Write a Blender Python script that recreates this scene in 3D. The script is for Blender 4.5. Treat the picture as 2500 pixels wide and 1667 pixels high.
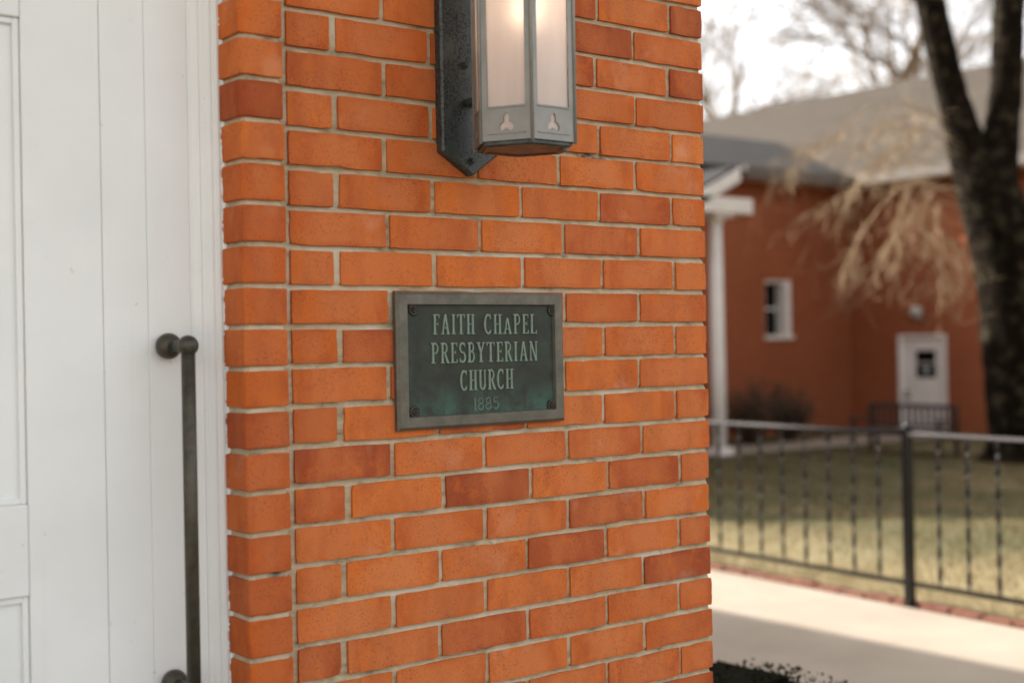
import bpy, math, random
import numpy as np
from mathutils import Vector, Matrix

random.seed(7)
rng = np.random.default_rng(11)
scene = bpy.context.scene
COL = scene.collection
for o in list(bpy.data.objects):
    bpy.data.objects.remove(o)

# ------------------------------------------------------------------ camera
G = 2.1535                       # height of bed joint 0 of the church wall above the paving
FPX = 3286.3                     # focal length in photo pixels (2500 px wide)
CAM = Vector((-1.10639, -2.02849, -0.57352 + G))
YAW, PITCH, ROLL = -0.66253, 0.00031, -0.0181
fw = Vector((-math.sin(YAW) * math.cos(PITCH), math.cos(YAW) * math.cos(PITCH), math.sin(PITCH)))
ri0 = Vector((math.cos(YAW), math.sin(YAW), 0))
up0 = ri0.cross(fw)
RI = math.cos(ROLL) * ri0 + math.sin(ROLL) * up0
UP = -math.sin(ROLL) * ri0 + math.cos(ROLL) * up0
FW = fw
cd = bpy.data.cameras.new('camera')
cam = bpy.data.objects.new('camera', cd)
COL.objects.link(cam)
m = Matrix.Identity(4)
for i in range(3):
    m[i][0], m[i][1], m[i][2], m[i][3] = RI[i], UP[i], -FW[i], CAM[i]
cam.matrix_world = m
cd.sensor_fit = 'HORIZONTAL'
cd.sensor_width = 36.0
cd.lens = FPX / 2500 * 36
cd.clip_start = 0.05
cd.clip_end = 2000
cd.dof.use_dof = True
cd.dof.focus_distance = 2.62
cd.dof.aperture_fstop = 2.3
scene.camera = cam

# ------------------------------------------------------------------ sky, sun, exposure
SUN_AZ = math.radians(20)        # from +Y towards -X
SUN_EL = math.radians(33)
world = bpy.data.worlds.new('World')
scene.world = world
world.use_nodes = True
wn = world.node_tree
wn.nodes.clear()
sky = wn.nodes.new('ShaderNodeTexSky')
sky.sky_type = 'NISHITA'
sky.sun_disc = False
sky.sun_elevation = SUN_EL
sky.sun_rotation = -SUN_AZ
sky.air_density = 1.0
sky.dust_density = 4.0
sky.ozone_density = 1.0
hs = wn.nodes.new('ShaderNodeHueSaturation')
hs.inputs['Saturation'].default_value = 0.08
bg = wn.nodes.new('ShaderNodeBackground')
bg.inputs['Strength'].default_value = 0.095
wo = wn.nodes.new('ShaderNodeOutputWorld')
wn.links.new(sky.outputs[0], hs.inputs['Color'])
wn.links.new(hs.outputs[0], bg.inputs['Color'])
wn.links.new(bg.outputs[0], wo.inputs['Surface'])

sd = bpy.data.lights.new('sun', 'SUN')
sd.energy = 3.2
sd.angle = math.radians(0.6)
sd.color = (1.0, 0.95, 0.88)
sun = bpy.data.objects.new('sun', sd)
COL.objects.link(sun)
sdir = Vector((-math.sin(SUN_AZ) * math.cos(SUN_EL), math.cos(SUN_AZ) * math.cos(SUN_EL), math.sin(SUN_EL)))
sun.rotation_euler = sdir.to_track_quat('Z', 'Y').to_euler()
sun.location = (0, 0, 30)

vs = scene.view_settings
vs.view_transform = 'Standard'
vs.look = 'None'
vs.exposure = 2.3
vs.gamma = 1.0
vs.use_curve_mapping = False


# ------------------------------------------------------------------ pixel -> place
def ray(px, py):
    return FW + RI * ((px - 1250) / FPX) - UP * ((py - 833.5) / FPX)


def on_y(px, py, Y):
    d = ray(px, py)
    return CAM + d * ((Y - CAM.y) / d.y)


def on_x(px, py, X):
    d = ray(px, py)
    return CAM + d * ((X - CAM.x) / d.x)


def at_depth(px, py, dep):
    return CAM + ray(px, py) * dep


# ------------------------------------------------------------------ object helpers
def link(name, mesh, mat=None, parent=None, loc=(0, 0, 0), rot=(0, 0, 0)):
    o = bpy.data.objects.new(name, mesh)
    COL.objects.link(o)
    if mat is not None:
        mesh.materials.append(mat)
    o.location = loc
    o.rotation_euler = rot
    if parent is not None:
        o.parent = parent
    return o


def tag(o, label=None, cat=None, group=None, kind=None):
    if label:
        o['label'] = label
    if cat:
        o['category'] = cat
    if group:
        o['group'] = group
    if kind:
        o['kind'] = kind
    return o


def empty(name, loc, label, cat, group=None, rz=0.0):
    o = bpy.data.objects.new(name, None)
    COL.objects.link(o)
    o.location = loc
    o.rotation_euler = (0, 0, rz)
    o.empty_display_size = 0.1
    return tag(o, label, cat, group)


class MB:
    def __init__(self):
        self.v, self.f = [], []

    def add(self, vs_, fs):
        b = len(self.v)
        self.v += [tuple(p) for p in vs_]
        self.f += [tuple(b + i for i in f) for f in fs]
        return self

    def box(self, x0, x1, y0, y1, z0, z1):
        return self.add([(x0, y0, z0), (x1, y0, z0), (x1, y1, z0), (x0, y1, z0), (x0, y0, z1), (x1, y0, z1), (x1, y1, z1), (x0, y1, z1)],
                        [(3, 2, 1, 0), (4, 5, 6, 7), (0, 1, 5, 4), (1, 2, 6, 5), (2, 3, 7, 6), (3, 0, 4, 7)])

    def bbox(self, x0, x1, y0, y1, z0, z1, b=0.003):
        """box with chamfered edges"""
        V = []
        for sx in (0, 1):
            for sy in (0, 1):
                for sz in (0, 1):
                    x, y, z = (x0, x1)[sx], (y0, y1)[sy], (z0, z1)[sz]
                    dx, dy, dz = (b, -b)[sx], (b, -b)[sy], (b, -b)[sz]
                    V += [(x, y + dy, z + dz), (x + dx, y, z + dz), (x + dx, y + dy, z)]
        ix = lambda sx, sy, sz, k: (sx * 4 + sy * 2 + sz) * 3 + k
        F = []
        for s in (0, 1):
            q = [ix(s, a, c, 0) for a, c in ((0, 0), (1, 0), (1, 1), (0, 1))]
            F.append(q if s else q[::-1])
            q = [ix(a, s, c, 1) for a, c in ((0, 0), (1, 0), (1, 1), (0, 1))]
            F.append(q[::-1] if s else q)
            q = [ix(a, c, s, 2) for a, c in ((0, 0), (1, 0), (1, 1), (0, 1))]
            F.append(q if s else q[::-1])
        for a in (0, 1):
            for c in (0, 1):
                F.append([ix(0, a, c, 1), ix(1, a, c, 1), ix(1, a, c, 2), ix(0, a, c, 2)])
                F.append([ix(a, 0, c, 0), ix(a, 1, c, 0), ix(a, 1, c, 2), ix(a, 0, c, 2)])
                F.append([ix(a, c, 0, 0), ix(a, c, 1, 0), ix(a, c, 1, 1), ix(a, c, 0, 1)])
                for e in (0, 1):
                    F.append([ix(a, c, e, 0), ix(a, c, e, 1), ix(a, c, e, 2)])
        return self.add(V, F)

    def tube(self, pts, rad, n=8, cap=True, wob=0.0):
        pts = [Vector(p) for p in pts]
        if not hasattr(rad, '__len__'):
            rad = [rad] * len(pts)
        b = len(self.v)
        prev = None
        for i, p in enumerate(pts):
            a = pts[max(i - 1, 0)]
            c = pts[min(i + 1, len(pts) - 1)]
            t = (c - a)
            if t.length < 1e-9:
                t = Vector((0, 0, 1))
            t.normalize()
            if prev is None:
                ref = Vector((0, 0, 1)) if abs(t.z) < 0.9 else Vector((1, 0, 0))
                u = t.cross(ref).normalized()
            else:
                u = (prev - t * prev.dot(t))
                u = u.normalized() if u.length > 1e-6 else t.orthogonal().normalized()
            prev = u
            w = t.cross(u)
            for k in range(n):
                an = 2 * math.pi * k / n
                r = rad[i] * (1 + wob * random.uniform(-1, 1))
                self.v.append(tuple(p + (u * math.cos(an) + w * math.sin(an)) * r))
        for i in range(len(pts) - 1):
            for k in range(n):
                k2 = (k + 1) % n
                self.f.append((b + i * n + k, b + i * n + k2, b + (i + 1) * n + k2, b + (i + 1) * n + k))
        if cap:
            self.f.append(tuple(b + k for k in range(n))[::-1])
            e = b + (len(pts) - 1) * n
            self.f.append(tuple(e + k for k in range(n)))
        return self

    def sphere(self, c, r, seg=20, rings=12, sc=(1, 1, 1)):
        V, F = [], []
        for i in range(rings + 1):
            th = math.pi * i / rings
            for k in range(seg):
                ph = 2 * math.pi * k / seg
                V.append((c[0] + r * sc[0] * math.sin(th) * math.cos(ph), c[1] + r * sc[1] * math.sin(th) * math.sin(ph), c[2] + r * sc[2] * math.cos(th)))
        for i in range(rings):
            for k in range(seg):
                k2 = (k + 1) % seg
                F.append((i * seg + k, (i + 1) * seg + k, (i + 1) * seg + k2, i * seg + k2))
        return self.add(V, F)

    def prism(self, poly, axis, a0, a1):
        """extrude a 2D polygon; axis 'y': poly in (x,z); 'x': (y,z); 'z': (x,y)"""
        def P(p, a):
            return {'y': (p[0], a, p[1]), 'x': (a, p[0], p[1]), 'z': (p[0], p[1], a)}[axis]
        n = len(poly)
        V = [P(p, a0) for p in poly] + [P(p, a1) for p in poly]
        F = [tuple(range(n)), tuple(range(n, 2 * n))[::-1]]
        for i in range(n):
            j = (i + 1) % n
            F.append((i, i + n, j + n, j))
        return self.add(V, F)

    def mesh(self, name, smooth=False, weld=False):
        me = bpy.data.meshes.new(name)
        me.from_pydata(self.v, [], self.f)
        me.update()
        import bmesh
        bm = bmesh.new()
        bm.from_mesh(me)
        if weld:
            bmesh.ops.remove_doubles(bm, verts=bm.verts, dist=1e-5)
        bmesh.ops.recalc_face_normals(bm, faces=bm.faces)
        bm.to_mesh(me)
        bm.free()
        if smooth:
            me.polygons.foreach_set('use_smooth', [True] * len(me.polygons))
        return me

    def build(self, name, mat, parent=None, smooth=False, loc=(0, 0, 0), rot=(0, 0, 0), weld=False):
        return link(name, self.mesh(name, smooth, weld), mat, parent, loc, rot)


# ------------------------------------------------------------------ materials
class NT:
    def __init__(self, name):
        self.m = bpy.data.materials.new(name)
        self.m.use_nodes = True
        self.t = self.m.node_tree
        self.b = self.t.nodes['Principled BSDF']
        self.out = self.t.nodes['Material Output']

    def n(self, typ, **kw):
        nd = self.t.nodes.new('ShaderNode' + typ)
        for k, v in kw.items():
            setattr(nd, k, v)
        return nd

    def l(self, a, b):
        self.t.links.new(a, b)

    def coord(self, kind='Object', scale=(1, 1, 1), rand=False):
        tc = self.n('TexCoord')
        mp = self.n('Mapping')
        mp.inputs['Scale'].default_value = scale
        if kind == 'World':
            ge = self.n('NewGeometry')
            src = ge.outputs['Position']
        else:
            src = tc.outputs[kind]
        if rand:
            oi = self.n('ObjectInfo')
            ml = self.n('MATH_') if False else self.n('Math', operation='MULTIPLY')
            ml.inputs[1].default_value = 57.0
            self.l(oi.outputs['Random'], ml.inputs[0])
            va = self.n('VectorMath', operation='ADD')
            self.l(src, va.inputs[0])
            self.l(ml.outputs[0], va.inputs[1])
            src = va.outputs[0]
        self.l(src, mp.inputs['Vector'])
        return mp.outputs[0]

    def noise(self, vec, scale, detail=4, rough=0.55, dist=0.0):
        nd = self.n('TexNoise')
        nd.inputs['Scale'].default_value = scale
        nd.inputs['Detail'].default_value = detail
        nd.inputs['Roughness'].default_value = rough
        nd.inputs['Distortion'].default_value = dist
        self.l(vec, nd.inputs['Vector'])
        return nd.outputs['Fac']

    def ramp(self, fac, stops, interp='LINEAR'):
        r = self.n('ValToRGB')
        r.color_ramp.interpolation = interp
        el = r.color_ramp.elements
        while len(el) < len(stops):
            el.new(0.5)
        for e, (p, c) in zip(el, stops):
            e.position = p
            e.color = (*c, 1) if not isinstance(c, (int, float)) else (c, c, c, 1)
        self.l(fac, r.inputs['Fac'])
        return r.outputs['Color']

    def mix(self, fac, a, b, mode='MIX'):
        x = self.n('Mix', data_type='RGBA', blend_type=mode)
        for s, v in ((x.inputs['Factor'], fac), (x.inputs['A'], a), (x.inputs['B'], b)):
            if isinstance(v, (int, float)):
                s.default_value = v
            elif isinstance(v, tuple):
                s.default_value = (*v, 1)
            else:
                self.l(v, s)
        return x.outputs['Result']

    def bump(self, h, strength=0.3, dist=0.001, prev=None):
        b = self.n('Bump')
        b.inputs['Strength'].default_value = strength
        b.inputs['Distance'].default_value = dist
        self.l(h, b.inputs['Height'])
        if prev is not None:
            self.l(prev, b.inputs['Normal'])
        self.l(b.outputs[0], self.b.inputs['Normal'])
        return b.outputs[0]

    def set(self, color=None, rough=None, metal=None, spec=None):
        if color is not None:
            if isinstance(color, tuple):
                self.b.inputs['Base Color'].default_value = (*color, 1)
            else:
                self.l(color, self.b.inputs['Base Color'])
        if rough is not None:
            if isinstance(rough, (int, float)):
                self.b.inputs['Roughness'].default_value = rough
            else:
                self.l(rough, self.b.inputs['Roughness'])
        if metal is not None:
            self.b.inputs['Metallic'].default_value = metal
        if spec is not None:
            self.b.inputs['Specular IOR Level'].default_value = spec
        return self.m


def mat_brick(name='church_brick', dark=1.0):
    t = NT(name)
    v = t.coord('Object', rand=True)
    oi = t.n('ObjectInfo')
    base = t.ramp(oi.outputs['Random'], [(0.0, (0.28, 0.060, 0.022)), (0.13, (0.42, 0.096, 0.024)), (0.3, (0.58, 0.152, 0.026)), (0.5, (0.50, 0.128, 0.029)), (0.68, (0.62, 0.182, 0.038)), (0.85, (0.54, 0.142, 0.030)), (1.0, (0.63, 0.166, 0.020))])
    # kiln flashing: soft upright zones along each brick, lighter and browner
    big = t.noise(t.coord('Object', (1, 1, 0.30), True), 17, 2, 0.5, 0.2)
    c = t.mix(t.ramp(big, [(0.42, 0.0), (0.66, 0.6)]), base, (0.57, 0.195, 0.062))
    med = t.noise(t.coord('Object', (1, 1, 0.45), True), 24, 3, 0.55, 0.3)
    c = t.mix(t.ramp(med, [(0.34, 0.5), (0.56, 0.0)]), c, (0.33, 0.072, 0.022))
    tg = t.n('TexCoord')
    sg = t.n('SeparateXYZ')
    t.l(tg.outputs['Generated'], sg.inputs[0])
    wob = t.noise(v, 13, 3, 0.6)

    def edge(axis, k):
        a1 = t.n('Math', operation='SUBTRACT')
        t.l(sg.outputs[axis], a1.inputs[0])
        a1.inputs[1].default_value = 0.5
        a2 = t.n('Math', operation='ABSOLUTE')
        t.l(a1.outputs[0], a2.inputs[0])
        a3 = t.n('Math', operation='MULTIPLY_ADD')
        t.l(wob, a3.inputs[0])
        a3.inputs[1].default_value = k
        t.l(a2.outputs[0], a3.inputs[2])
        return a3.outputs[0]
    heart = t.n('Math', operation='MULTIPLY')
    t.l(t.ramp(edge('X', 0.75), [(0.50, 1.0), (0.82, 0.0)]), heart.inputs[0])
    t.l(t.ramp(edge('Z', 0.30), [(0.46, 1.0), (0.66, 0.0)]), heart.inputs[1])
    h2 = t.n('Math', operation='MULTIPLY')
    t.l(heart.outputs[0], h2.inputs[0])
    t.l(t.ramp(oi.outputs['Random'], [(0.0, 0.25), (0.35, 0.95), (0.6, 0.45), (0.8, 0.9), (1.0, 0.3)]), h2.inputs[1])
    c = t.mix(h2.outputs[0], c, (0.56, 0.188, 0.062))
    blot = t.noise(v, 34, 4, 0.6, 0.3)
    c = t.mix(t.ramp(blot, [(0.54, 0.0), (0.74, 0.5)]), c, (0.66, 0.172, 0.020))
    drag = t.noise(t.coord('Object', (40, 40, 260), True), 1.0, 3, 0.6)
    c = t.mix(t.ramp(drag, [(0.55, 0.0), (0.75, 0.22)]), c, (0.40, 0.10, 0.035))
    fine = t.noise(v, 260, 4, 0.7)
    grit = t.ramp(t.noise(v, 11, 3, 0.6), [(0.38, 0.15), (0.62, 1.0)])
    gm = t.n('Math', operation='MULTIPLY')
    t.l(t.ramp(fine, [(0.30, 0.85), (0.47, 0.0)]), gm.inputs[0])
    t.l(grit, gm.inputs[1])
    c = t.mix(gm.outputs[0], c, (0.20, 0.045, 0.016))
    c = t.mix(t.ramp(fine, [(0.58, 0.0), (0.76, 0.25)]), c, (0.70, 0.27, 0.10))
    pit = t.n('TexVoronoi')
    pit.inputs['Scale'].default_value = 150
    pit.inputs['Randomness'].default_value = 1.0
    t.l(v, pit.inputs['Vector'])
    pm = t.ramp(pit.outputs['Distance'], [(0.14, 1.0), (0.26, 0.0)])
    sel = t.ramp(t.noise(v, 30, 2), [(0.48, 0.0), (0.66, 0.55)])
    pf = t.n('Math', operation='MULTIPLY')
    t.l(pm, pf.inputs[0])
    t.l(sel, pf.inputs[1])
    c = t.mix(pf.outputs[0], c, (0.16, 0.042, 0.016))
    # whitish lime bloom in places
    bl = t.noise(v, 9, 4, 0.6)
    c = t.mix(t.ramp(bl, [(0.62, 0.0), (0.78, 0.34)]), c, (0.62, 0.40, 0.27))
    # firing differs from brick to brick
    fr = t.n('Math', operation='MULTIPLY')
    t.l(oi.outputs['Random'], fr.inputs[0])
    fr.inputs[1].default_value = 17.37
    f2 = t.n('Math', operation='FRACT')
    t.l(fr.outputs[0], f2.inputs[0])
    tone = t.ramp(f2.outputs[0], [(0.0, (0.86, 0.74, 0.72)), (0.25, (0.95, 0.86, 0.86)), (0.6, (1.0, 0.91, 0.90)), (0.85, (1.04, 1.00, 1.0)), (1.0, (0.93, 0.82, 0.80))])
    c = t.mix(1.0, c, tone, 'MULTIPLY')
    # faint soot runs
    so_ = t.noise(t.coord('World', (1, 1, 0.35)), 7, 4, 0.6)
    c = t.mix(t.ramp(so_, [(0.56, 0.0), (0.74, 0.28)]), c, (0.20, 0.055, 0.022))
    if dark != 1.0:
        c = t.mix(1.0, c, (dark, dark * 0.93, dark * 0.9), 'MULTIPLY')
    t.set(c, 0.82, spec=0.25)
    n1 = t.bump(fine, 0.45, 0.0009)
    n2 = t.bump(blot, 0.5, 0.0012, n1)
    t.bump(pf.outputs[0], -0.5, 0.001, n2)
    return t.m


def mat_mortar():
    t = NT('mortar')
    v = t.coord('World')
    a = t.noise(v, 60, 5, 0.6)
    b = t.noise(v, 420, 3, 0.7)
    d = t.noise(v, 5, 4, 0.6)
    c = t.ramp(a, [(0.3, (0.42, 0.335, 0.215)), (0.7, (0.56, 0.46, 0.32))])
    c = t.mix(t.ramp(b, [(0.3, 0.5), (0.5, 0.0)]), c, (0.27, 0.22, 0.16))
    # soot and algae that gathered in patches along the joints
    e = t.noise(t.coord('World', (1, 1, 3)), 17, 5, 0.65)
    f = t.n('Math', operation='MULTIPLY')
    t.l(t.ramp(e, [(0.48, 0.0), (0.68, 0.95)]), f.inputs[0])
    t.l(t.ramp(a, [(0.35, 0.2), (0.6, 1.0)]), f.inputs[1])
    c = t.mix(f.outputs[0], c, (0.20, 0.165, 0.105))
    c = t.mix(t.ramp(d, [(0.50, 0.0), (0.64, 0.6)]), c, (0.62, 0.57, 0.47))
    k_ = t.noise(t.coord('World', (1, 1, 2)), 6.5, 4, 0.6)
    ks = t.n('Math', operation='MULTIPLY')
    t.l(t.ramp(k_, [(0.62, 0.0), (0.70, 0.9)]), ks.inputs[0])
    t.l(t.ramp(a, [(0.40, 0.1), (0.58, 1.0)]), ks.inputs[1])
    c = t.mix(ks.outputs[0], c, (0.05, 0.05, 0.042))
    t.set(c, 0.92, spec=0.15)
    n1 = t.bump(t.noise(v, 260, 4, 0.7), 0.8, 0.0016)
    t.bump(a, 0.5, 0.002, n1)
    return t.m


def mat_wallbrick(name, c1, c2, mortar, rot=None, bump=True):
    """far brickwork, too small to tell apart: brick texture in metres"""
    t = NT(name)
    ge = t.n('NewGeometry')
    sp = t.n('SeparateXYZ')
    t.l(ge.outputs['Position'], sp.inputs[0])
    ad = t.n('Math', operation='ADD')
    t.l(sp.outputs['X'], ad.inputs[0])
    t.l(sp.outputs['Y'], ad.inputs[1])
    cb = t.n('CombineXYZ')
    t.l(ad.outputs[0], cb.inputs['X'])
    t.l(sp.outputs['Z'], cb.inputs['Y'])
    br = t.n('TexBrick')
    br.offset = 0.5
    br.inputs['Scale'].default_value = 1.0
    br.inputs['Brick Width'].default_value = 0.204
    br.inputs['Row Height'].default_value = 0.0677
    br.inputs['Mortar Size'].default_value = 0.005
    br.inputs['Color1'].default_value = (*c1, 1)
    br.inputs['Color2'].default_value = (*c2, 1)
    br.inputs['Mortar'].default_value = (*mortar, 1)
    t.l(cb.outputs[0], br.inputs['Vector'])
    v = t.coord('World')
    c = t.mix(t.ramp(t.noise(v, 0.7, 5, 0.6), [(0.35, 0.0), (0.7, 0.35)]), br.outputs['Color'], tuple(x * 0.55 for x in c1))
    c = t.mix(t.ramp(t.noise(v, 8, 4), [(0.4, 0.0), (0.7, 0.3)]), c, c2)
    t.set(c, 0.85, spec=0.2)
    if bump:
        t.bump(br.outputs['Fac'], -0.5, 0.004)
    return t.m


def mat_noise(name, a, b, scale=20, rough=0.8, bump=0.2, bdist=0.002, kind='Object', spec=0.3, rand=False, metal=0.0, lo=0.35, hi=0.68, vscale=(1, 1, 1), detail=5):
    t = NT(name)
    v = t.coord(kind, vscale, rand)
    n = t.noise(v, scale, detail, 0.6)
    t.set(t.ramp(n, [(lo, a), (hi, b)]), rough, metal, spec)
    if bump:
        t.bump(n, bump, bdist)
    return t.m


def mat_paint():
    t = NT('white_door_paint')
    v = t.coord('World')
    st = t.noise(t.coord('World', (60, 60, 2.2)), 1.0, 4, 0.6)
    n = t.noise(v, 6, 4)
    c = t.ramp(n, [(0.3, (0.70, 0.73, 0.735)), (0.7, (0.755, 0.785, 0.79))])
    sp = t.noise(v, 55, 2, 0.5)
    c = t.mix(t.ramp(sp, [(0.74, 0.0), (0.80, 0.6)]), c, (0.50, 0.46, 0.39))
    c = t.mix(t.ramp(st, [(0.62, 0.0), (0.8, 0.12)]), c, (0.55, 0.53, 0.48))
    t.set(c, 0.42, spec=0.4)
    t.bump(st, 0.3, 0.001)
    return t.m


def mat_bronze_field():
    t = NT('plaque_field_patina')
    v = t.coord('Object')
    n = t.noise(v, 22, 5, 0.6, 0.4)
    c = t.ramp(n, [(0.35, (0.022, 0.025, 0.020)), (0.6, (0.033, 0.040, 0.031)), (0.78, (0.034, 0.068, 0.053))])
    # green verdigris gathers at the lower part of the plate and in the corners
    sp = t.n('SeparateXYZ')
    t.l(v, sp.inputs[0])
    z = t.n('MapRange')
    z.inputs['From Min'].default_value = -0.118
    z.inputs['From Max'].default_value = -0.035
    z.inputs['To Min'].default_value = 1.0
    z.inputs['To Max'].default_value = 0.0
    t.l(sp.outputs['Z'], z.inputs['Value'])
    w = t.noise(t.coord('Object', (1.0, 1, 0.7)), 26, 4, 0.6, 0.6)
    mu = t.n('Math', operation='MULTIPLY')
    t.l(z.outputs[0], mu.inputs[0])
    t.l(t.ramp(w, [(0.36, 0.05), (0.62, 1.0)]), mu.inputs[1])
    c = t.mix(mu.outputs[0], c, (0.050, 0.128, 0.100))
    ab = t.n('Math', operation='ABSOLUTE')
    t.l(sp.outputs['X'], ab.inputs[0])
    ed = t.n('MapRange')
    ed.inputs['From Min'].default_value = 0.155
    ed.inputs['From Max'].default_value = 0.185
    t.l(ab.outputs[0], ed.inputs['Value'])
    mu2 = t.n('Math', operation='MULTIPLY')
    t.l(ed.outputs[0], mu2.inputs[0])
    t.l(t.ramp(t.noise(v, 30, 4), [(0.42, 0.0), (0.66, 0.75)]), mu2.inputs[1])
    c = t.mix(mu2.outputs[0], c, (0.055, 0.135, 0.105))
    spk = t.noise(v, 300, 2)
    c = t.mix(t.ramp(spk, [(0.76, 0.0), (0.82, 0.6)]), c, (0.30, 0.34, 0.30))
    t.set(c, 0.55, 0.25, 0.4)
    n1 = t.bump(t.noise(v, 500, 3), 0.35, 0.0006)
    t.bump(t.noise(t.coord('Object', (60, 60, 600)), 1.0, 2), 0.12, 0.0004, n1)
    return t.m


def mat_patina(name, a, b, g, gs=0.5, metal=0.6, rough=0.5, scale=60):
    t = NT(name)
    v = t.coord('Object')
    c = t.ramp(t.noise(v, scale, 5, 0.65), [(0.3, a), (0.7, b)])
    c = t.mix(t.ramp(t.noise(v, scale * 0.6, 4, 0.6, 0.5), [(0.5, 0.0), (0.7, gs)]), c, g)
    t.set(c, rough, metal, 0.4)
    t.bump(t.noise(v, 400, 3), 0.25, 0.0005)
    return t.m


def mat_lamp_metal(name='lantern_grey_paint', sooty=False):
    t = NT(name)
    v = t.coord('Object')
    c = t.ramp(t.noise(v, 30, 4), [(0.3, (0.20, 0.198, 0.185)), (0.7, (0.26, 0.256, 0.238))])
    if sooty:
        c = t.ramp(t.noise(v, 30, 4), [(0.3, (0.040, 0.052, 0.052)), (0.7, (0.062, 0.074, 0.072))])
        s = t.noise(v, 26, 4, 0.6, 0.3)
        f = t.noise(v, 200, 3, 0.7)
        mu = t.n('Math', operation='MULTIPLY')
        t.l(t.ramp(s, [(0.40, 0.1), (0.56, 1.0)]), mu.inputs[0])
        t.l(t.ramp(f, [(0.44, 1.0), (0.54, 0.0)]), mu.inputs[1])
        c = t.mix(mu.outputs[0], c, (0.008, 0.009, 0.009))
    else:
        f = t.noise(v, 260, 2)
        c = t.mix(t.ramp(f, [(0.77, 0.0), (0.80, 0.9)]), c, (0.6, 0.6, 0.55))
    t.set(c, t.ramp(t.noise(v, 18, 3), [(0.3, 0.28), (0.7, 0.45)]), 0.15, 0.5)
    t.bump(t.noise(v, 14, 3), 0.25, 0.004)
    return t.m


def mat_frosted():
    t = NT('frosted_lantern_glass')
    v = t.coord('Object')
    col = t.ramp(t.noise(t.coord('Object', (60, 60, 6)), 1.0, 4), [(0.3, (0.80, 0.69, 0.63)), (0.7, (0.87, 0.78, 0.73))])
    di = t.n('BsdfDiffuse')
    tr = t.n('BsdfTranslucent')
    rf = t.n('BsdfRefraction')
    rf.inputs['Roughness'].default_value = 0.62
    rf.inputs['IOR'].default_value = 1.5
    t.l(col, di.inputs['Color'])
    t.l(col, tr.inputs['Color'])
    rf.inputs['Color'].default_value = (0.92, 0.86, 0.80, 1)
    gl = t.n('BsdfGlossy')
    gl.inputs['Roughness'].default_value = 0.25
    m1 = t.n('MixShader')
    m1.inputs[0].default_value = 0.36
    t.l(di.outputs[0], m1.inputs[1])
    t.l(tr.outputs[0], m1.inputs[2])
    m2 = t.n('MixShader')
    m2.inputs[0].default_value = 0.34
    t.l(m1.outputs[0], m2.inputs[1])
    t.l(rf.outputs[0], m2.inputs[2])
    m3 = t.n('MixShader')
    m3.inputs[0].default_value = 0.06
    t.l(m2.outputs[0], m3.inputs[1])
    t.l(gl.outputs[0], m3.inputs[2])
    t.l(m3.outputs[0], t.out.inputs['Surface'])
    return t.m


def mat_emit(name, col, s):
    t = NT(name)
    t.b.inputs['Base Color'].default_value = (*col, 1)
    t.b.inputs['Emission Color'].default_value = (*col, 1)
    t.b.inputs['Emission Strength'].default_value = s
    return t.m


def mat_glass(name='dark_window_glass'):
    t = NT(name)
    t.set((0.008, 0.008, 0.008), 0.15, 0.0, 0.15)
    return t.m


def mat_concrete():
    t = NT('walk_concrete')
    v = t.coord('World')
    c = t.ramp(t.noise(v, 1.3, 6, 0.65), [(0.3, (0.220, 0.180, 0.136)), (0.7, (0.285, 0.240, 0.190))])
    c = t.mix(t.ramp(t.noise(v, 90, 3, 0.7), [(0.35, 0.35), (0.55, 0.0)]), c, (0.16, 0.135, 0.105))
    c = t.mix(t.ramp(t.noise(v, 5, 5, 0.7, 0.4), [(0.58, 0.0), (0.75, 0.3)]), c, (0.175, 0.145, 0.11))
    t.set(c, 0.85, spec=0.25)
    t.bump(t.noise(v, 120, 4, 0.7), 0.3, 0.002)
    return t.m


def mat_lawn(name, blades=False):
    t = NT(name)
    v = t.coord('World')
    big = t.noise(v, 0.9, 5, 0.65, 0.8)
    green, straw, soil = (0.040, 0.050, 0.015), (0.17, 0.125, 0.060), (0.065, 0.048, 0.028)
    c = t.mix(t.ramp(big, [(0.46, 0.0), (0.66, 1.0)]), green, straw)
    c = t.mix(t.ramp(t.noise(v, 6, 5, 0.7), [(0.42, 0.0), (0.66, 0.8)]), c, straw if blades else soil)
    # dry dormant strip along the walk, greener farther out
    sx_ = t.n('SeparateXYZ')
    t.l(v, sx_.inputs[0])
    mr = t.n('MapRange')
    mr.inputs['From Min'].default_value = 5.6
    mr.inputs['From Max'].default_value = 7.8
    mr.inputs['To Min'].default_value = 0.8
    mr.inputs['To Max'].default_value = 0.0
    t.l(sx_.outputs['X'], mr.inputs['Value'])
    c = t.mix(mr.outputs[0], c, (0.40, 0.32, 0.18))
    c = t.mix(t.ramp(t.noise(v, 60, 3, 0.7), [(0.45, 0.0), (0.62, 0.75)]), c, (0.20, 0.16, 0.085))
    t.set(c, 0.8, spec=0.2)
    if blades:
        tr = t.n('BsdfTranslucent')
        t.l(c, tr.inputs['Color'])
        mx = t.n('MixShader')
        mx.inputs[0].default_value = 0.5
        t.l(t.b.outputs[0], mx.inputs[1])
        t.l(tr.outputs[0], mx.inputs[2])
        t.l(mx.outputs[0], t.out.inputs['Surface'])
    else:
        t.bump(t.noise(v, 45, 4, 0.7), 0.8, 0.02)
    return t.m


def mat_bark(name, a, b, lich, scale=9.0, vs_=(1, 1, 0.25), ls=0.6):
    t = NT(name)
    v = t.coord('World', vs_)
    n = t.noise(v, scale, 6, 0.7, 0.6)
    c = t.ramp(n, [(0.34, a), (0.66, b)])
    l = t.noise(t.coord('World'), 5.5, 5, 0.65)
    c = t.mix(t.ramp(l, [(0.52, 0.0), (0.64, ls)]), c, lich)
    t.set(c, 0.95, spec=0.03)
    t.bump(n, 1.0, 0.08)
    return t.m


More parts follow.
